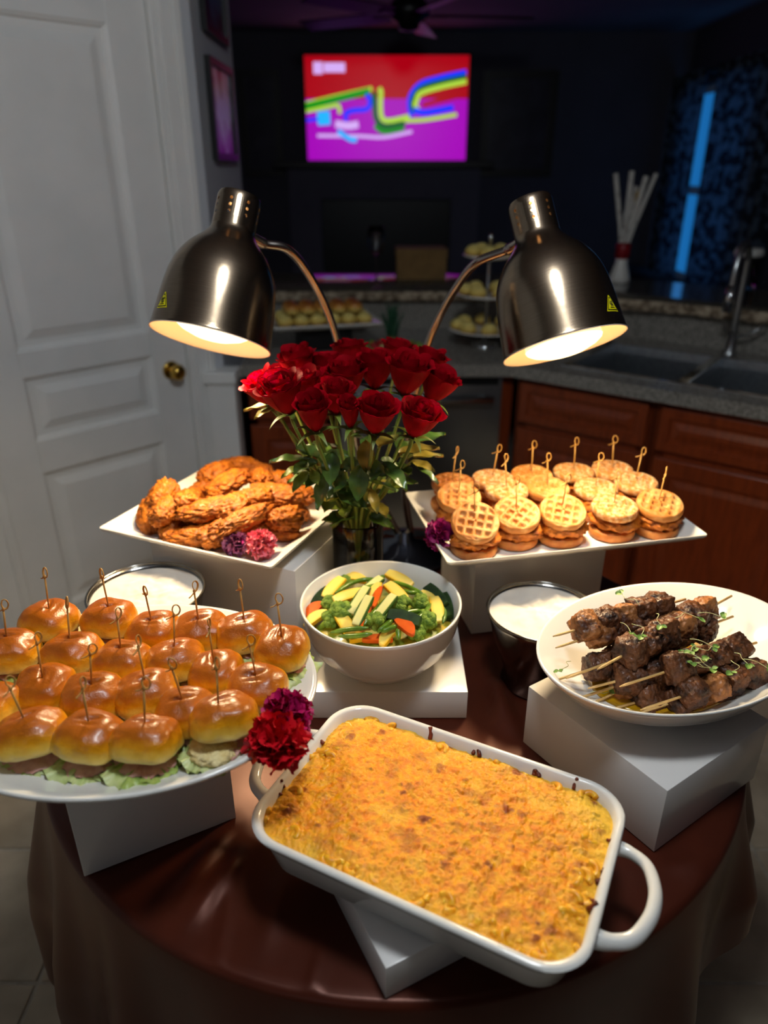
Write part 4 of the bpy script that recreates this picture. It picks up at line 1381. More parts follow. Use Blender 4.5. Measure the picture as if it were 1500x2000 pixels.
PATTY = [crust_mesh(k * 2.9, (0.039, 0.036, 0.0155), 'chicken_patty', 4) for k in range(3)]
WPX = [((345, 470), 0.62, 0), ((535, 430), 0.42, 1), ((745, 420), 0.46, 0), ((985, 397), 0.12, 2), ((1190, 385), 0.30, 1),
       ((272, 352), 0.30, 0), ((490, 318), 0.05, 2), ((678, 310), 0.10, 1), ((900, 312), 0.05, 2), ((1098, 283), 0.08, 2),
       ((232, 268), 0.0, 3), ((402, 238), 0.02, 2), ((598, 245), 0.10, 1), ((795, 232), 0.0, 2), ((975, 226), 0.05, 2)]
Z_W = WAF.z + 0.0066
wpos = [P(780 + x / 2.344, 820 + y / 2.344, Z_W + 0.054).xy.copy() for (x, y), _, _ in WPX]
for _ in range(60):
    for i in range(len(wpos)):
        for j in range(i):
            d = wpos[i] - wpos[j]
            if d.length < 0.071:
                e = d.normalized() * (0.071 - d.length) * 0.5
                wpos[i] += e
                wpos[j] -= e
MWI = T((WAF.x, WAF.y, 0), rz=RZ_B).inverted()
for i, p in enumerate(wpos):                            # keep them on the plate
    l = MWI @ Vector((p.x, p.y, 0))
    l.x = max(-0.175, min(0.185, l.x))
    l.y = max(-0.090, min(0.098, l.y))
    wpos[i] = (MWI.inverted() @ l).xy.copy()
WLAB = ['waffle slider in the front row beside the purple carnation', 'waffle slider in the front row, second from the purple carnation', 'waffle slider in the front row with deep grid, third from the carnation',
        'waffle slider in the front row, heavily sugared on top', 'waffle slider at the front corner away from the carnation',
        'waffle slider right behind the carnation']
for i, (p, (_, tilt, v)) in enumerate(zip(wpos, WPX)):
    rz = RND.uniform(-0.5, 0.5)
    rown = '%s row waffle slider, %s from the purple carnation' % (('front', 'middle', 'back')[i // 5], ORD[i % 5])
    lab = WLAB[i] if i < 6 else rown
    s = thing('waffle_slider', lab, 'slider', T((p.x, p.y, Z_W)), 'waffle sliders on the rectangular plate')
    copy_part(WAFL[3], 'waffle', s, T((0, 0, 0.0088), rz=rz + 1))
    copy_part(PATTY[i % 3], 'chicken_patty', s, T((0.002, -0.003, 0.0285), rz=rz * 3))
    copy_part(WAFL[v], 'waffle', s, T((0, -0.010 * tilt, 0.0500 + 0.010 * tilt), rx=0, s=1) @ T((0, 0, 0), rx=tilt * 0.9) @ T(rz=rz))
    pk = PICKS[i % 4]
    tag(obj('bamboo_pick', pk, None, None, T((p.x, p.y + 0.004, Z_W + 0.062), rx=RND.uniform(-0.12, 0.05), ry=RND.uniform(-0.12, 0.12), rz=RND.uniform(-1, 1))),
        'knotted bamboo pick in the ' + rown, 'pick', 'knotted picks in the waffle sliders')

# ---------------------------------------------------------------- fried chicken
CHM = [crust_mesh(10 + k * 3.7, dm, 'chicken_piece') for k, dm in enumerate(((0.050, 0.025, 0.017), (0.043, 0.027, 0.018), (0.036, 0.029, 0.019), (0.054, 0.021, 0.016), (0.046, 0.033, 0.015), (0.029, 0.026, 0.021)))]
CPX = [((395, 440), 85, 2, 0, .6), ((515, 465), 78, 0, 0, .2), ((640, 532), 5, 0, 0, .1), ((790, 535), 20, 1, 0, 0), ((1060, 495), -8, 3, 0, 0), ((1195, 400), -50, 2, 0, 0), ((1215, 300), -30, 1, 0, .1),
       ((620, 330), 40, 1, 0, 0), ((720, 250), 30, 0, 0, 0), ((1020, 180), -65, 0, 0, .2), ((900, 150), 0, 1, 0, 0), ((1040, 410), 10, 2, 0, 0), ((700, 440), 10, 4, 0, 0), ((860, 460), 25, 3, 0.4, 0),
       ((455, 310), 55, 5, 1, .5), ((820, 240), 8, 4, 1, .2), ((700, 385), 12, 0, 1, .1), ((845, 370), 25, 2, 1, 0), ((1085, 300), -4, 0, 1, 0), ((920, 445), 25, 3, 1, .1), ((1000, 215), -62, 3, 1, .2), ((590, 350), -35, 5, 1, 0), ((1140, 440), 30, 5, 0.6, 0), ((980, 330), 15, 5, 1, 0), ((760, 180), 15, 2, 0.6, 0), ((1120, 230), -20, 2, 0.4, 0), ((950, 520), 5, 5, 0, 0), ((470, 400), 60, 5, 0.8, .2)]
for i, ((x, y), deg, k, lay, ry) in enumerate(CPX):
    z = CHK.z + 0.0068 + 0.017 + lay * 0.034
    p = P(160 + x / 2.885, 860 + y / 2.885, z)
    q = P(160 + (x + 40 * cs(math.radians(deg))) / 2.885, 860 + (y - 40 * sn(math.radians(deg))) / 2.885, z)
    a = math.atan2(q.y - p.y, q.x - p.x)
    lab = ('long curved', 'thick', 'knobbly', 'slender', 'broad flat', 'stubby')[k] + ['  fried chicken piece in the bottom layer on the square plate', ' fried chicken piece on top of the pile'][lay > 0.5]
    lab = lab.replace('  ', ' ')
    if i == 14:
        lab = 'stubby fried chicken piece standing up at the outer edge of the pile'
    if i == 15:
        lab = 'broad flat fried chicken piece across the top of the pile'
    if i == 4:
        lab = 'small fried chicken piece behind the pink carnation'
    tag(obj('chicken_piece', CHM[k], None, None, T(p, rz=a, ry=-ry, rx=RND.uniform(-0.3, 0.3))), lab, 'chicken', 'fried chicken on the square plate')

# ---------------------------------------------------------------- meat skewers
M_meat = mat('charred_meat', '#6e4020', '#2a140a', rough=0.5, vscale=55, mix=(0.35, 0.65), bump=0.9, bscale=150, bdist=0.004, coat=0.12)
M_meat2 = mat('seared_pale_meat', '#a86c3a', '#4a2410', rough=0.5, vscale=45, mix=(0.42, 0.66), bump=0.8, bscale=150, bdist=0.003, coat=0.12)


def chunk(seed, m):
    def fn(c):
        e = max(abs(c.x), abs(c.y), abs(c.z))
        q = c.lerp(c / e, 0.50)
        d = 1 + 0.22 * fbm(c + Vector((seed, 0, 0)), 1.6, 2) + 0.15 * fbm(c + Vector((0, seed, 0)), 4.5, 3) + 0.05 * fbm(c + Vector((0, 0, seed)), 16, 2)
        return Vector((q.x * 0.0195, q.y * 0.0200, q.z * 0.0180)) * d
    return mk(MB().ico(fn, 5), 'meat_chunk', m)


CHUNK = [chunk(k * 3.3, M_meat2 if k in (2, 5) else M_meat) for k in range(7)]
# (tip, far end, meat start, meat end) in the 1080,1150 crop at 3.571, height over the bowl foot
SKW = [((610, 845), (1500, 555), 880, 1450, 0.046, 'front'), ((615, 862), (1330, 640), 800, 1200, 0.028, 'low'), ((410, 840), (1200, 600), 560, 900, 0.026, 'low'),
       ((265, 805), (1000, 430), 450, 900, 0.030, 'low'), ((160, 770), (1000, 470), 430, 900, 0.040, 'low'), ((245, 695), (1330, 420), 430, 760, 0.052, 'mid'),
       ((465, 682), (1420, 375), 770, 1310, 0.066, 'mid'), ((20, 637), (1100, 270), 250, 700, 0.052, 'mid'), ((90, 625), (1255, 193), 700, 1060, 0.068, 'mid'),
       ((310, 562), (1245, 50), 470, 1080, 0.086, 'top'), ((18, 412), (930, 118), 250, 700, 0.086, 'top'), ((0, 332), (925, 72), 150, 790, 0.100, 'top')]
SLB = {'front': 'meat skewer along the front edge of the oval bowl', 'low': 'meat skewer at the bottom of the pile', 'mid': 'meat skewer in the middle of the pile', 'top': 'dark charred meat skewer on top of the pile'}
IS = SKM.inverted()
SKL = {9: 'top meat skewer crossing the pile with bare ends on both sides', 10: 'second top meat skewer from the fog bowl side', 11: 'top meat skewer closest to the steel fog bowl',
       5: 'middle layer meat skewer just above the golden juice', 6: 'middle layer meat skewer covered in micro greens', 7: 'middle layer meat skewer under the two beside the fog bowl', 8: 'middle layer meat skewer under the crossing top one'}
for i, (a, b, m0, m1, h, lv) in enumerate(SKW):
    z = SKB.z + h
    pa, pb = P(1080 + a[0] / 3.571, 1150 + a[1] / 3.571, z), P(1080 + b[0] / 3.571, 1150 + b[1] / 3.571, z)
    lab = SKL.get(i, SLB[lv])
    s = thing('meat_skewer', lab, 'skewer', T(pa), 'meat skewers in the oval bowl')
    for q in (pa, pb):
        l = IS @ q
        fl = skew_floor(l.x, l.y) + 0.003
        if l.z < fl:
            q.z += min(fl - l.z, 0.05)
    d = pb - pa
    L = d.length
    st_ = Vector((0.0006, 0, 0))
    tip = [Vector((0, 0, 0)), d * (0.010 / L), d]
    obj('stick', MB().tube(tip, [0.0008, 0.0018, 0.0018], 8), M_stick, s)
    f0, f1 = (m0 - a[0]) / (b[0] - a[0]), (m1 - a[0]) / (b[0] - a[0])
    n = max(2, int(round(L * (f1 - f0) / 0.0335)))
    base = d.to_track_quat('X', 'Z').to_matrix().to_4x4()
    for k in range(n):
        f = f0 + (f1 - f0) * (k + 0.5) / n
        pos = d * f + Vector((0, 0, RND.uniform(-0.002, 0.002)))
        sc_ = RND.uniform(0.92, 1.12)
        wp = IS @ (pa + pos)
        lift = max(0, skew_floor(wp.x, wp.y) + 0.012 - wp.z)
        copy_part(CHUNK[(i * 3 + k * 2) % 7], 'meat_chunk', s, Matrix.Translation(pos + Vector((0, 0, min(lift, 0.006)))) @ base @ T(rx=RND.uniform(0, 6.28), rz=RND.uniform(-0.25, 0.25), s=sc_))
M_oil = mat('golden_broth', '#c79a0c', '#a87608', rough=0.06, vscale=30, coat=0.6, trans=0.25, ior=1.33)
tag(obj('meat_juice', MB().lathe([(0, 0.0232), (0.55, 0.0232), (0.59, 0.0230), (0.56, 0.0210), (0.42, 0.0135), (0, 0.0105)], 64, SKM, sx=SA, sy=SB), M_oil), 'golden oily juice pooled in the skewer bowl', 'sauce', kind='stuff')
# micro greens
M_mg = mat('micro_green_leaf', '#7fa04a', '#577a34', rough=0.45, vscale=120, sss=0.2)
M_ms = mat('micro_green_stem', '#c9d59a', '#b3a878', rough=0.5, vscale=90)


def heart(sz):
    def fn(u, v):
        x = (u - 0.5) * 2
        w = sn(PI * min(1, v * 0.9 + 0.08)) ** 0.7
        return (x * w * sz * 0.55, v * sz - 0.12 * sz * abs(x) * 0 + (0.12 * sz * abs(x) if v > 0.8 else 0), 0.18 * sz * x * x - 0.15 * sz * v * v)
    return MB().grid(fn, 7, 7)


LEAFS = [mk(heart(0.0085), 'leaf', M_mg), mk(heart(0.0065), 'leaf', M_mg)]
STEMS = []
for k in range(4):
    r_ = random.Random(k + 40)
    q = bez([(0, 0, 0), (0.008, r_.uniform(-0.004, 0.004), 0.003), (0.018, r_.uniform(-0.006, 0.006), 0.004), (0.030, r_.uniform(-0.01, 0.01), 0.002)], 5)
    STEMS.append((mk(MB().tube(q, 0.0005, 5), 'stem', M_ms), q[-1]))
MGP = [(550, 245, .112), (470, 235, .112), (720, 172, .118), (600, 112, .122), (850, 205, .108), (955, 350, .098), (1040, 385, .095), (1150, 425, .088), (1240, 500, .075), (1330, 490, .075), (1265, 445, .08),
       (1105, 490, .085), (1130, 575, .073), (875, 445, .093), (975, 480, .088), (125, 505, .060), (1050, 545, .078), (1010, 170, .108), (250, 740, .030)]
for i, (x, y, h) in enumerate(MGP):
    p = P(1080 + x / 3.571, 1150 + y / 3.571, SKB.z + h)
    lab = 'micro green sprig scattered over the meat skewers'
    if i == 15:
        lab = 'lone micro green sprig lying against the bare bowl wall'
    if i == 18:
        lab = 'micro green sprig floating in the golden juice'
    if i < 2:
        lab = 'leafy micro green sprig on the top skewers'
    s = thing('micro_green', lab, 'herb', T(p, rz=RND.uniform(0, 6.3), rx=RND.uniform(-0.3, 0.3)), 'micro greens on the skewers')
    me, e = STEMS[i % 4]
    copy_part(me, 'stem', s)
    for sg in (-1, 1):
        copy_part(LEAFS[(i + (sg > 0)) % 2], 'leaf', s, T(e, rz=-PI / 2 + sg * 0.9, rx=RND.uniform(-0.3, 0.5)))

# ---------------------------------------------------------------- vegetables
M_sq = ramp_mat('yellow_squash', [(0.0, '#e8b21a'), (0.25, '#f0d468'), (0.75, '#f0d468'), (1.0, '#e8b21a')], axis='Y', jitter=0.06, rough=0.35, coat=0.25, sss=0.2)
M_zu = ramp_mat('zucchini', [(0.0, '#2d4a16'), (0.16, '#39581c'), (0.24, '#dcd88c'), (0.80, '#e4de98'), (0.88, '#4a6a22'), (1.0, '#2d4a16')], axis='Y', jitter=0.04, rough=0.3, coat=0.3, sss=0.15)
M_zd = mat('zucchini_skin', '#1c3010', '#2c4618', rough=0.6, vscale=60, spec=0.25)
M_bean = mat('green_bean', '#476a14', '#64861f', rough=0.3, vscale=60, coat=0.25)
M_bro = mat('broccoli_head', '#55781a', '#8aa234', rough=0.6, vscale=120, bump=0.9, bscale=420, bdist=0.003)
M_brs = mat('broccoli_stem', '#9ab850', '#86a840', rough=0.45, vscale=40, coat=0.2)
M_car = mat('carrot', '#e0621a', '#d14a12', rough=0.3, vscale=40, coat=0.35, sss=0.15)


def slab(L, w, t, m, name, curve=0.12, taper=0.25):
    def side(z):
        pts = []
        n = 10
        for k in range(n + 1):
            u = k / n
            pts.append(((u - 0.5) * L, (w / 2) * (1 - taper * abs(2 * u - 1) ** 2.5) + curve * w * (1 - (2 * u - 1) ** 2), z))
        for k in range(n, -1, -1):
            u = k / n
            pts.append(((u - 0.5) * L, -(w / 2) * (1 - taper * abs(2 * u - 1) ** 2.5) + curve * w * (1 - (2 * u - 1) ** 2), z))
        return pts
    def inset(p, f):
        return [(x * f, y * f, z) for x, y, z in p]
    rings = [inset(side(-t / 2), 0.93), side(-t * 0.3), side(t * 0.3), inset(side(t / 2), 0.93)]
    return mk(MB().loft(rings, cap0=True, cap1=True), name, m, ang=45)


SQ = [slab(0.052, 0.021, 0.008, M_sq, 'squash_slice'), slab(0.046, 0.018, 0.009, M_sq, 'squash_slice', 0.3, 0.5)]
ZU = [slab(0.060, 0.019, 0.008, M_zu, 'zucchini_slice', 0.05, 0.3), slab(0.052, 0.020, 0.012, M_zd, 'zucchini_slice', 0.1, 0.2)]
CAR = [slab(0.040, 0.020, 0.008, M_car, 'carrot_slice', 0.25, 0.8), slab(0.046, 0.012, 0.009, M_car, 'carrot_slice', 0.2, 0.6)]


def broc():
    head = MB()
    rr = random.Random(5)
    for k in range(13):
        a, e = k * 2.4, 0.25 + 0.95 * (k / 12)
        c0_ = Vector((cs(a) * cs(e), sn(a) * cs(e), sn(e))) * 0.0105
        s0 = rr.uniform(0.0058, 0.0075)
        head.ico(lambda c: c0_ + c * s0 * (1 + 0.28 * fbm(c + c0_ * 90, 4.5, 2)), 3)
    stem_ = MB().tube([(0, 0, -0.022), (0.0005, 0, -0.008), (0, 0, 0.003)], [0.0048, 0.0045, 0.0085], 10)
    return mk(head, 'floret_head', M_bro), mk(stem_, 'floret_stem', M_brs)


BH, BS = broc()


def vz(x, y):
    r = math.hypot((x - 715) / 560, (y - 500) / 330)
    return VEG.z + 0.080 + 0.030 * max(0, 1 - r * r)


def vpt(x, y, dz=0.0):
    return P(560 + x / 3.947, 1060 + y / 3.947, vz(x, y) + dz)


tag(obj('vegetable_bed', MB().grid(lambda u, v: (VEG.x + 0.113 * v * cs(2 * PI * u), VEG.y + 0.113 * v * sn(2 * PI * u),
                                                  VEG.z + 0.068 + 0.026 * (1 - v * v) + 0.004 * fbm((v * cs(2 * PI * u), v * sn(2 * PI * u), 0), 9, 2)), 60, 20, cu=True),
        mat('cooked_vegetable_mix', '#6a7a1e', '#b8a030', rough=0.35, vscale=60, coat=0.3)), 'chopped green and yellow vegetables deep in the bowl', 'vegetables', kind='stuff')


def vplace(me, name, x, y, deg, lab, cat, grp, dz=0.0, pitch=0.3, roll=0.0):
    p = vpt(x, y, dz)
    c_, s_ = cs(math.radians(deg)), sn(math.radians(deg))
    q = P(560 + (x + 40 * c_) / 3.947, 1060 + (y - 40 * s_) / 3.947, p.z)
    a = math.atan2(q.y - p.y, q.x - p.x)
    tilt_m = Matrix.Rotation(pitch, 4, 'X')              # leans its face towards the cook's side
    o = obj(name, me, None, None, Matrix.Translation(p) @ tilt_m @ Matrix.Rotation(a, 4, 'Z') @ Matrix.Rotation(roll, 4, 'X'))
    return tag(o, lab, cat, grp)


for k, (x, y, dg, v, dz) in enumerate(((365, 350, 38, 0, .004), (480, 415, 12, 0, .006), (515, 282, -5, 1, 0), (865, 285, -20, 0, .002), (845, 392, -35, 0, .010), (232, 592, 25, 1, .002), (1148, 515, -75, 0, .004),
                                       (800, 720, 40, 1, 0), (700, 395, 75, 1, .004), (440, 625, -50, 0, 0), (1090, 450, -40, 1, .002), (600, 735, 5, 1, -.004))):
    vplace(SQ[v], 'squash_slice', x, y, dg, 'yellow squash slice among the mixed vegetables', 'squash', 'squash slices in the vegetable bowl', dz)
for x, y, dg, v, dz in ((560, 445, 48, 0, .008), (590, 525, 55, 0, .011), (755, 505, 42, 0, .009), (640, 350, 30, 0, 0)):
    vplace(ZU[v], 'zucchini_slice', x, y, dg, 'pale zucchini slice with green skin edges', 'zucchini', 'zucchini slices in the vegetable bowl', dz)
for x, y, dg, dz in ((905, 585, -10, .010), (1150, 415, -38, .006), (1225, 490, -70, .0), (260, 440, 40, -.004)):
    vplace(ZU[1], 'zucchini_slice', x, y, dg, 'dark skinned zucchini chunk lying skin side up', 'zucchini', 'dark zucchini chunks in the vegetable bowl', dz, roll=0.3)
for k, (x, y, dg, v, dz) in enumerate(((222, 522, 35, 0, .004), (605, 585, 58, 1, .006), (905, 655, -30, 0, .010), (700, 748, 0, 1, -.002), (700, 425, 60, 1, .002))):
    vplace(CAR[v], 'carrot_slice', x, y, dg, ('bright orange carrot wedge at the outer wall of the vegetable bowl', 'orange carrot sliver among the vegetables', 'orange carrot wedge on top of the broccoli',
                                             'orange carrot sliver among the vegetables', 'orange carrot sliver among the vegetables')[k], 'carrot', 'carrot pieces in the vegetable bowl', dz)
for pts in (((372, 392), (480, 320), (600, 285), (740, 290)), ((690, 300), (735, 265), (745, 268)), ((800, 300), (900, 325), (980, 360), (1060, 405)), ((890, 365), (960, 385), (1010, 380)),
            ((860, 560), (960, 530), (1040, 525)), ((340, 692), (480, 668), (630, 655)), ((400, 722), (540, 718), (660, 700)), ((592, 640), (660, 550), (745, 455)), ((700, 690), (760, 640), (815, 595)),
            ((1160, 470), (1215, 530), (1205, 620)), ((540, 360), (640, 340), (720, 320)), ((1000, 590), (1070, 530), (1110, 470)), ((850, 660), (862, 710), (858, 748)), ((730, 690), (790, 660), (850, 640))):
    q = bez([vpt(x, y, 0.008) for x, y in pts], 8)
    n = len(q)
    tag(obj('green_bean', MB().tube(q, [0.0038 * min(1, 0.35 + min(i, n - 1 - i) * 0.22) for i in range(n)], 10), M_bean), 'whole green bean lying on the mixed vegetables', 'green bean', 'green beans in the vegetable bowl')
for k, (x, y, s_, rx, ry) in enumerate(((420, 545, 1.25, .5, .1), (330, 475, .9, .3, -.3), (320, 605, 1.0, .6, -.5), (680, 625, 1.15, .5, .2), (900, 490, 1.05, .5, .6), (1030, 465, .95, .2, .7), (1070, 605, 1.1, .5, .3), (985, 700, 1.0, .7, 0), (560, 400, .7, .2, 0), (800, 590, .8, .4, 0), (450, 300, .7, 0, -.3))):
    s = thing('broccoli_floret', 'green broccoli floret among the mixed vegetables' if k else 'largest broccoli floret facing outward from the vegetable bowl', 'broccoli', T(vpt(x, y, -0.002), rx=rx, ry=ry, rz=k, s=s_), 'broccoli florets in the vegetable bowl')
    copy_part(BH, 'floret_head', s)
    copy_part(BS, 'floret_stem', s)

# ---------------------------------------------------------------- macaroni and cheese
mac = thing('macaroni_cheese', 'baked macaroni with browned orange cheese crust filling the baking dish', 'macaroni', DM)
hx, hy, cr = DX - 0.0115, DY - 0.0115, 0.041
rr = random.Random(21)
SPOTS = []
ref = [(908, 1525), (798, 1540), (785, 1550), (860, 1500), (890, 1612), (912, 1590), (852, 1648), (692, 1633), (645, 1665), (560, 1580), (1020, 1590), (1128, 1650), (1100, 1640), (1140, 1690), (955, 1690), (1045, 1830),
       (1075, 1818), (1120, 1735), (790, 1705), (820, 1480), (1028, 1520), (1010, 1505), (685, 1440), (870, 1690), (940, 1610), (880, 1665), (990, 1580), (1160, 1560), (1175, 1620), (1085, 1655), (715, 1640), (830, 1600), (775, 1400), (745, 1430)]
IM = DM.inverted()
for x, y in ref:
    p = IM @ P(x, y, DSH.z + 0.064)
    SPOTS.append((p.x, p.y, rr.uniform(0.0028, 0.0070), rr.uniform(0.22, 0.95)))
for _ in range(12):
    SPOTS.append((rr.uniform(-hx, hx), rr.uniform(-hy, hy), rr.uniform(0.002, 0.004), rr.uniform(0.3, 0.8)))
LUMPS = [(rr.uniform(-hx, hx), rr.uniform(-hy, hy), rr.uniform(0.005, 0.010), rr.uniform(-0.0022, 0.0040)) for _ in range(260)]
cellm = {}
for L_ in LUMPS:
    for i in range(-2, 3):
        for j in range(-2, 3):
            cellm.setdefault((int(L_[0] // 0.012) + i, int(L_[1] // 0.012) + j), []).append(L_)
NX, NY = 320, 210
co, brown, pale = [], [], []
for j in range(NY):
    for i in range(NX):
        x, y = (2 * i / (NX - 1) - 1) * hx, (2 * j / (NY - 1) - 1) * hy
        ax, ay = abs(x) - (hx - cr), abs(y) - (hy - cr)
        if ax > 0 and ay > 0:
            q = math.hypot(ax, ay)
            if q > cr:
                x = math.copysign(hx - cr + ax / q * cr, x)
                y = math.copysign(hy - cr + ay / q * cr, y)
        e = min(hx - abs(x), hy - abs(y))
        if ax > 0 and ay > 0:
            e = min(e, max(0, cr - math.hypot(ax, ay)))
        h = 0.0555 + 0.0085 * (1 - math.exp(-e / 0.012)) + 0.0020 * fbm((x, y, 0), 26, 2) + 0.0030 * fbm((x, y, 5), 75, 2) + 0.0030 * abs(fbm((x, y, 9), 130, 2)) + 0.0012 * fbm((x, y, 3), 300, 1)
        b_ = 0.0
        xs, ys = x + 0.0065 * fbm((x, y, 11), 110, 2), y + 0.0065 * fbm((x, y, 17), 110, 2)
        for (sx_, sy_, w, am) in SPOTS:
            d2_ = ((xs - sx_) ** 2 + (ys - sy_) ** 2) / (w * w)
            if d2_ < 6:
                g_ = math.exp(-d2_)
                b_ += min(1, 1.5 * math.exp(-d2_ ** 1.7)) * am
                h += 0.0022 * g_ * am
        ef = math.exp(-e / 0.015)
        for (lx, ly, w, am) in cellm.get((int(x // 0.012), int(y // 0.012)), ()):
            d2_ = ((x - lx) ** 2 + (y - ly) ** 2) / (w * w)
            if d2_ < 5:
                h += am * math.exp(-d2_) * (0.45 + 1.1 * ef)
        corner = max(0, 1 - math.hypot(x - hx * 0.86, y - hy * 0.80) / 0.055)
        co.append((x, y, h))
        brown.append(min(1, b_ + max(0, fbm((x, y, 2), 34, 3) - 0.10) * 1.4))
        pale.append(min(1, ef * 0.9 + corner * 0.9 + max(0, fbm((x, y, 7), 22, 2) - 0.25) * 2.2))
fs = [(j * NX + i, j * NX + i + 1, (j + 1) * NX + i + 1, (j + 1) * NX + i) for j in range(NY - 1) for i in range(NX - 1)]
mb = MB().add(co, fs)
me = mb.mesh('cheese_crust')
for nm, dat in (('brown', brown), ('pale', pale)):
    at = me.attributes.new(nm, 'FLOAT', 'POINT')
    at.data.foreach_set('value', dat)
m = mat('baked_cheese', '#fdae06', '#f68602', rough=0.36, vscale=110, mix=(0.34, 0.66), bump=0.6, bscale=230, bdistort=2.0, bdist=0.0028, coat=0.06, coat_rough=0.3, det=6)
nt = m.node_tree
bs = nt.nodes['Principled BSDF']
srcc = bs.inputs['Base Color'].links[0].from_socket
for nm, c in (('pale', '#f6c236'), ('brown', '#96400c')):
    an = nt.nodes.new('ShaderNodeAttribute')
    an.attribute_name = nm
    mx = nt.nodes.new('ShaderNodeMix')
    mx.data_type = 'RGBA'
    nt.links.new(an.outputs['Fac'], mx.inputs[0])
    nt.links.new(srcc, mx.inputs[6])
    mx.inputs[7].default_value = (*srgb(c), 1)
    srcc = mx.outputs[2]
nt.links.new(srcc, bs.inputs['Base Color'])
me.materials.append(m)
obj('cheese_crust', me, None, mac)
M_elb = mat('cheesy_macaroni', '#f2b82a', '#ec9c14', rough=0.4, vscale=120, coat=0.1, sss=0.15)
elb = mk(MB().tube([(0.0075 * cs(t), 0.0075 * sn(t), 0) for t in [k * PI / 10 * 0.9 for k in range(11)]], 0.0040, 10), 'macaroni', M_elb)
for k in range(84):
    side = rr.random()
    if side < 0.36:
        x, y = rr.uniform(-hx + 0.03, hx - 0.02), -hy + rr.uniform(0.006, 0.020)
    elif side < 0.58:
        x, y = rr.uniform(-hx + 0.03, hx - 0.03), hy - rr.uniform(0.006, 0.016)
    elif side < 0.78:
        x, y = -hx + rr.uniform(0.007, 0.024), rr.uniform(-hy + 0.03, hy - 0.03)
    else:
        x, y = hx - rr.uniform(0.007, 0.034), rr.uniform(-hy + 0.02, hy - 0.02)
    copy_part(elb, 'macaroni', mac, T((x, y, 0.0590 + rr.uniform(-0.002, 0.0015)), rz=rr.uniform(0, 6.3), rx=rr.uniform(-0.7, 0.7), ry=rr.uniform(-0.5, 0.5)))
M_burn = mat('burnt_cheese', '#7a3010', '#4e1c08', rough=0.5, vscale=90)
for k in range(16):                                     # burnt drips on the inner wall and rim
    t = rr.random()
    sdx = rr.random()
    if sdx < 0.55:
        p0, n_ = Vector((-hx * 0.7 + 1.7 * hx * t, hy, 0)), Vector((0, 1, 0))
    elif sdx < 0.8:
        p0, n_ = Vector((hx, -hy * 0.6 + 1.3 * hy * t, 0)), Vector((1, 0, 0))
    else:
        p0, n_ = Vector((-hx, -hy * 0.5 + hy * t, 0)), Vector((-1, 0, 0))
    top = rr.uniform(0.0615, 0.0675) if k % 5 else 0.0705
    q = [p0 + n_ * -0.003 + Vector((0, 0, 0.059)), p0 + n_ * 0.0012 + Vector((rr.uniform(-.003, .003), rr.uniform(-.003, .003), (0.059 + top) / 2)), p0 + n_ * (0.0030 if top < 0.068 else 0.0055) + Vector((rr.uniform(-.005, .005), rr.uniform(-.004, .004), top))]
    obj('burnt_drip', MB().tube(bez(q, 4), rr.uniform(0.0016, 0.0030), 6), M_burn, mac)
# ================================================================= flowers
M_rose = mat('red_rose_petal', '#a40012', '#7c000c', rough=0.65, vscale=25, spec=0.06, sss=0.15, sss_r=(1, 0.1, 0.1))
M_stemg = mat('rose_stem', '#5f7a2a', '#7d7a30', rough=0.5, vscale=30)
M_leaf = mat('rose_leaf', '#3f5f24', '#5a742e', rough=0.35, vscale=40, coat=0.2)
M_leafy = mat('pale_rose_leaf', '#93a53c', '#7a8a34', rough=0.4, vscale=40)
M_leafo = mat('olive_rose_leaf', '#8a7a2a', '#6e6a26', rough=0.45, vscale=40)


def petal(r0, r1, h, span, curl, seed):
    """cupped petal round the z axis, root at the origin"""
    def fn(u, v):
        x = (u - 0.5) * 2
        vv = v * (1 - 0.22 * abs(x) ** 2.6)
        r = r0 + (r1 - r0) * sn(min(1, vv * 1.25) * PI / 2) ** 0.8 + curl * max(0, vv - 0.55) ** 2 * 4
        r += 0.0012 * fbm((x * 2 + seed, v * 3, seed), 1.5, 2) * (0.4 + v)
        a = x * span / 2 * (0.35 + 0.65 * sn(min(1, v * 1.6) * PI / 2))
        z = h * vv - curl * 2.2 * max(0, vv - 0.7) ** 2 * 4 * (1 + 0.4 * abs(x)) + 0.0015 * fbm((x * 3, seed, v), 1.4, 1)
        return (r * cs(a), r * sn(a), z)
    mb = MB().grid(fn, 11, 11)
    mb.grid(lambda u, v: Vector(fn(1 - u, v)) * 0.985, 11, 11)
    return mk(mb, 'petal', M_rose)


LAY = [(petal(0.0012, 0.0050, 0.046, 4.4, 0.000, 1), 2, 0.0), (petal(0.0015, 0.0085, 0.046, 3.2, 0.001, 2), 3, 0.4), (petal(0.002, 0.0130, 0.047, 2.5, 0.0025, 3), 3, 1.3),
       (petal(0.002, 0.0180, 0.050, 2.0, 0.004, 4), 4, 0.2), (petal(0.002, 0.0225, 0.047, 1.75, 0.0085, 5), 5, 0.9)]
sepal = mk(MB().grid(lambda u, v: (0.004 + 0.020 * v ** 0.8 + 0.006 * v * v, (u - 0.5) * 0.009 * (1 - v) ** 0.8, 0.002 + 0.012 * v - 0.016 * v ** 2), 4, 8), 'sepal', M_stemg)


def leaf_mesh(L, w, m):
    def fn(u, v):
        x = (u - 0.5) * 2
        ww = w * sn(PI * v ** 0.85) ** 0.85 * (1 + 0.05 * sn(v * 40))
        return (x * ww / 2, L * v, 0.16 * w * abs(x) ** 1.3 - 0.28 * L * v * v + 0.04 * w * sn(v * 14))
    mb = MB().grid(fn, 9, 14)
    mb.grid(lambda u, v: Vector(fn(1 - u, v)) - Vector((0, 0, 0.0004)), 9, 14)
    return mk(mb, 'leaf', m)


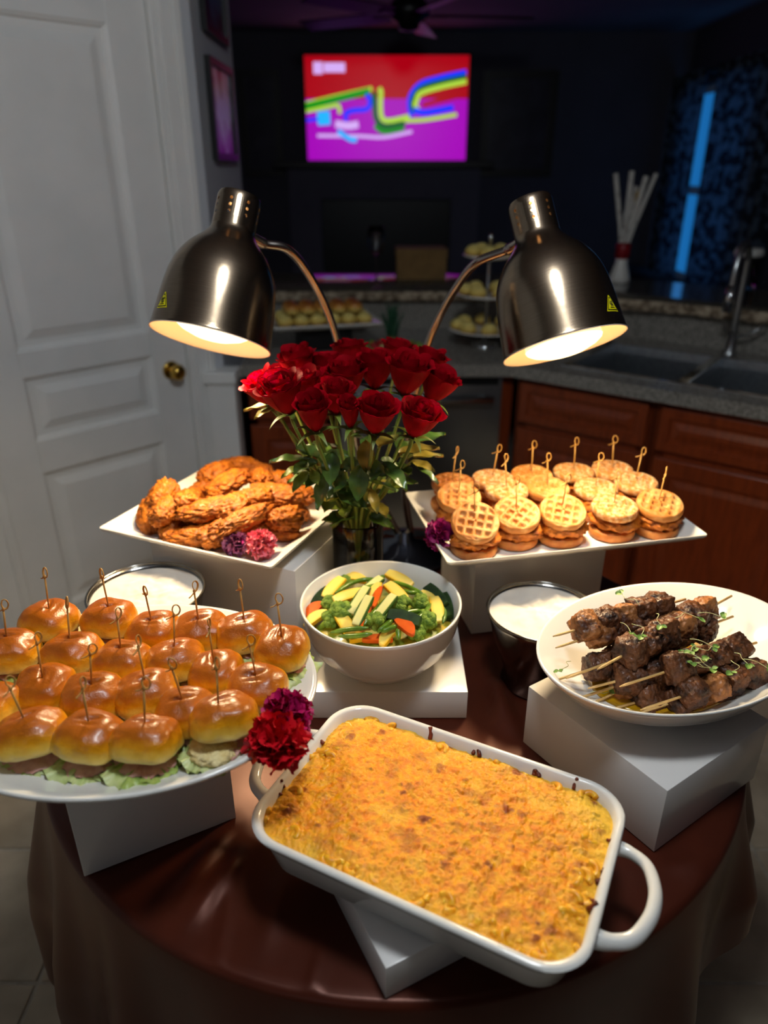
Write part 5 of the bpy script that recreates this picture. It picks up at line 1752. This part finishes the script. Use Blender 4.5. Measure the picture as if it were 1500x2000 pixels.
LEAF = [leaf_mesh(0.052, 0.030, M_leaf), leaf_mesh(0.044, 0.028, M_leafy), leaf_mesh(0.050, 0.027, M_leafo)]
VAS = Vector((-0.046, 1.140, TZ + 0.002))
V_H, V_R = 0.228, 0.0445
vs = thing('glass_vase', 'clear cylindrical glass vase holding a bouquet of red roses', 'vase', T(VAS))
obj('glass', MB().lathe([(0, 0), (V_R - 0.004, 0), (V_R - 0.001, 0.004), (V_R, 0.02), (V_R, V_H - 0.002), (V_R - 0.0012, V_H), (V_R - 0.0025, V_H - 0.002), (V_R - 0.003, 0.02), (V_R - 0.006, 0.014), (0, 0.013)], 56), M_glass, vs)
obj('water', MB().lathe([(0, 0.0135), (V_R - 0.0065, 0.0145), (V_R - 0.0034, 0.021), (V_R - 0.0034, V_H * 0.62), (0, V_H * 0.62)], 48), mat('vase_water', '#f2f0d8', rough=0.02, trans=1, ior=1.33), vs)
# (crop x, crop y at 3.261 from 460,640), depth Y, size, openness
ROSES = [((185, 385), 1.13, 1.0, 1.0, -.5), ((300, 425), 1.05, 1.08, 1.0, -.3), ((400, 235), 1.18, 1.05, .9, -.2), ((495, 545), 1.00, 1.02, .75, -.1), ((585, 270), 1.20, 1.05, 1.0, 0), ((725, 180), 1.26, 1.05, .9, 0),
         ((700, 330), 1.14, 1.05, 1.0, 0), ((728, 540), 1.00, .84, .55, 0), ((900, 560), 1.00, 1.0, .9, .15), ((895, 265), 1.17, 1.10, .9, .1), ((1100, 300), 1.12, 1.12, 1.0, .2), ((1235, 225), 1.20, .95, .9, .3),
         ((1285, 365), 1.14, 1.0, 1.0, .45), ((1165, 585), 1.03, 1.0, .95, .3), ((440, 370), 1.12, .95, .9, -.1), ((640, 440), 1.08, .95, .9, 0), ((1030, 170), 1.26, .95, .9, .2), ((300, 330), 1.20, 0.95, .9, -.4)]
for i, ((cx, cy), Y, sz, op, lx) in enumerate(ROSES):
    sz *= 1.28
    hp = PY(460 + cx / 3.261, 640 + cy / 3.261, Y)
    ax = Vector((lx * 0.9, (Y - 1.14) * 1.5 - 0.06, 1.0)).normalized()
    rootp = hp - ax * 0.024 * sz
    lab = {0: 'red rose farthest out on the chicken side of the bouquet', 1: 'brightly lit red rose under the heat lamp beside the chicken', 3: 'half open red rose low in the bouquet front above a bare stem', 7: 'small tight red rose bud in the bouquet front',
           8: 'open red rose low in the bouquet front beside the small bud', 12: 'red rose farthest out on the waffle side of the bouquet', 13: 'red rose hanging low on the waffle side of the bouquet', 10: 'largest fully open red rose showing its spiral centre'}.get(i, 'deep red rose in the crowded back of the bouquet' if Y > 1.15 else 'deep red rose in the middle of the bouquet')
    r = thing('red_rose', lab, 'rose', Matrix.Translation(VAS + Vector((0, 0, 0.02))), 'red roses in the glass vase')
    off0 = VAS + Vector((0, 0, 0.02))
    Mh = Matrix.Translation(rootp - off0) @ ax.to_track_quat('Z', 'Y').to_matrix().to_4x4()
    for me, n, a0 in LAY:
        for k in range(n):
            a = a0 + 2 * PI * k / n + i
            s3 = (sz * op if me in (LAY[3][0], LAY[4][0]) else sz * (0.75 + 0.25 * op), ) * 2 + (sz * RND.uniform(0.93, 1.05),)
            copy_part(me, 'petal', r, Mh @ T(rz=a, ry=RND.uniform(-0.04, 0.06), s=s3))
    for k in range(5):
        copy_part(sepal, 'sepal', r, Mh @ T((0, 0, -0.002), rz=k * 1.256 + i, s=sz))
    mouth = Vector((VAS.x + (hp.x - VAS.x) * 0.16, VAS.y + (hp.y - VAS.y) * 0.22, VAS.z + V_H))
    foot = Vector((VAS.x - (hp.x - VAS.x) * 0.10, VAS.y - (hp.y - VAS.y) * 0.15, VAS.z + 0.022))
    q = bez([rootp, rootp - ax * 0.03, rootp.lerp(mouth, 0.55) - Vector((0, 0, 0.008)), mouth, foot], 8)
    obj('stem', MB().tube([p - off0 for p in q], [0.0055 * sz, 0.004] + [0.0028] * (len(q) - 2), 8), M_stemg, r)
    # leaves along the stem
    for k in range(3 if i % 2 else 2):
        t = 8 + int(6 + k * 5 + RND.random() * 3)
        p = q[min(t, len(q) - 10)] - off0
        az = math.atan2(p.y - 0, p.x) + RND.uniform(-1.3, 1.3)
        copy_part(LEAF[(i + k) % 3 if k else 0], 'leaf', r, T(p, rz=az - PI / 2, rx=RND.uniform(-0.2, 0.5), ry=RND.uniform(-0.6, 0.6), s=RND.uniform(0.8, 1.15)))
# leafy sprigs that stand out of the bouquet
SPR = [((350, 835), 1.05, 1.6, .2, 0, 1.0), ((370, 905), 1.06, 1.9, -.1, 1, .9), ((415, 970), 1.05, 2.3, -.4, 1, .9), ((1140, 775), 1.06, -1.3, .3, 2, 1.3), ((1210, 810), 1.12, -1.0, .1, 2, 1.2), ((1190, 900), 1.12, -1.7, -.4, 0, 1.1),
       ((790, 960), 1.03, 2.8, -1.0, 0, 1.1), ((875, 1085), 1.04, -2.4, -.8, 2, .8), ((470, 790), 1.08, .8, .4, 0, 1.0), ((610, 870), 1.04, 3.0, -.8, 0, 1.0), ((560, 1010), 1.06, 2.2, -.9, 0, 1.2), ((960, 720), 1.05, -.6, .3, 2, 1.1),
       ((1000, 920), 1.04, -2.2, -.4, 0, 1.1), ((830, 800), 1.03, 3.1, -1.2, 2, 1.0), ((150, 500), 1.14, 1.2, .0, 2, 1.0), ((1230, 700), 1.12, -.9, .3, 0, 1.1)]
for i, ((cx, cy), Y, rz, rx, v, sc_) in enumerate(SPR):
    p = PY(460 + cx / 3.261, 640 + cy / 3.261, Y)
    s = thing('leaf_sprig', ('pale green' if v == 1 else 'olive' if v == 2 else 'dark green') + (' rose leaf sprig reaching toward the chicken plate' if cx < 520 else ' rose leaf sprig reaching toward the waffle plate' if cx > 930 else ' rose leaf sprig in front of the rose stems'),
              'leaf sprig', T(VAS + Vector((0, 0, V_H))), 'rose leaf sprigs in the vase')
    o0 = VAS + Vector((0, 0, V_H))
    e = p - o0
    M0 = T(e, rz=rz, rx=rx, s=sc_)
    copy_part(LEAF[v], 'leaf', s, M0 @ T((0, -0.02, 0)))
    if i % 2 == 0:
        copy_part(LEAF[v], 'leaf', s, M0 @ T((0.004, -0.026, -0.002), rz=-1.1, s=0.7))
        copy_part(LEAF[v], 'leaf', s, M0 @ T((-0.004, -0.026, -0.002), rz=1.1, s=0.7))
    b_ = M0 @ Vector((0, -0.02, 0))
    mid_ = Vector((b_.x * 0.45, b_.y * 0.4, b_.z * 0.45))
    obj('stalk', MB().tube(bez([b_, mid_, Vector((e.x * 0.08, e.y * 0.08, -0.05)), Vector((-e.x * 0.05, 0, -0.16))], 6), 0.0016, 6), M_stemg, s)


# ---------------------------------------------------------------- carnations
def frill(seed, m, L=0.024, w=0.026):
    def fn(u, v):
        x = (u - 0.5) * 2
        a = x * 1.0 * (0.3 + 0.7 * v)
        r = L * v * (1 + (0.045 * sn(u * 60 + seed) if v > 0.9 else 0))
        z = 0.0042 * v * v * sn(u * 11 + seed) * 1.5 + 0.008 * v * v
        return (r * sn(a) * w / L * 1.1, z, r * cs(a))
    return mk(MB().grid(fn, 31, 7), 'petal', m)


def carnation(pos, ax, R, mats, label, seed, n=30):
    c = thing('carnation', label, 'carnation', Matrix.Translation(pos) @ Vector(ax).to_track_quat('Z', 'Y').to_matrix().to_4x4(), 'carnations decorating the plates')
    rr_ = random.Random(seed)
    fr = [frill(seed + k * 1.9, mats[k % len(mats)]) for k in range(4)]
    for k in range(n):
        f = (k + 0.5) / n
        el = f ** 0.75 * 1.75
        az = k * 2.39996
        s = R / 0.026 * rr_.uniform(0.88, 1.08)
        copy_part(fr[k % 4], 'petal', c, T(rz=az) @ T(ry=el * 0.98) @ T(rz=rr_.uniform(0, 3.1), s=s))
    obj('calyx', MB().lathe([(0, -R * 0.9), (0.003, -R * 0.9), (0.005, -R * 0.5), (0.006, -0.004), (0, 0)], 12), M_stemg, c)


M_cred = mat('red_carnation', '#d8081c', '#b80418', rough=0.55, vscale=60, sss=0.15)
M_cmag = mat('magenta_carnation', '#b80a5a', '#980644', rough=0.55, vscale=60, sss=0.15)
M_cpink = mat('pink_carnation', '#f0808c', '#e06070', rough=0.55, vscale=60, sss=0.2)
M_cmau = mat('mauve_carnation', '#b0688e', '#6a1a44', rough=0.55, vscale=50, mix=(0.42, 0.58), sss=0.15)
M_cpur = mat('purple_carnation', '#96105e', '#6e0848', rough=0.55, vscale=60, sss=0.15)
p = P(540, 1450, PLT.z + 0.040)
carnation(p + Vector((0.0, 0.0, 0.000)), (0.1, -0.55, 0.8), 0.033, (M_cred,) * 4, 'ruffled red carnation hanging over the platter rim', 1)
p = P(556, 1398, PLT.z + 0.050)
carnation(p, (0.45, -0.2, 0.9), 0.029, (M_cmag,) * 4, 'ruffled magenta carnation resting on the red one', 2)
carnation(P(460, 1063, CHK.z + 0.028), (-0.3, -0.5, 0.8), 0.021, (M_cmau, M_cmau, M_cmau, M_cpur), 'mauve streaked carnation on the chicken plate', 3)
carnation(P(509, 1066, CHK.z + 0.026), (0.2, -0.5, 0.8), 0.026, (M_cpink,) * 4, 'pale pink carnation on the chicken plate', 4)
carnation(P(861, 1045, WAF.z + 0.030), (-0.5, -0.5, 0.7), 0.026, (M_cpur,) * 4, 'purple carnation on the waffle plate', 5)
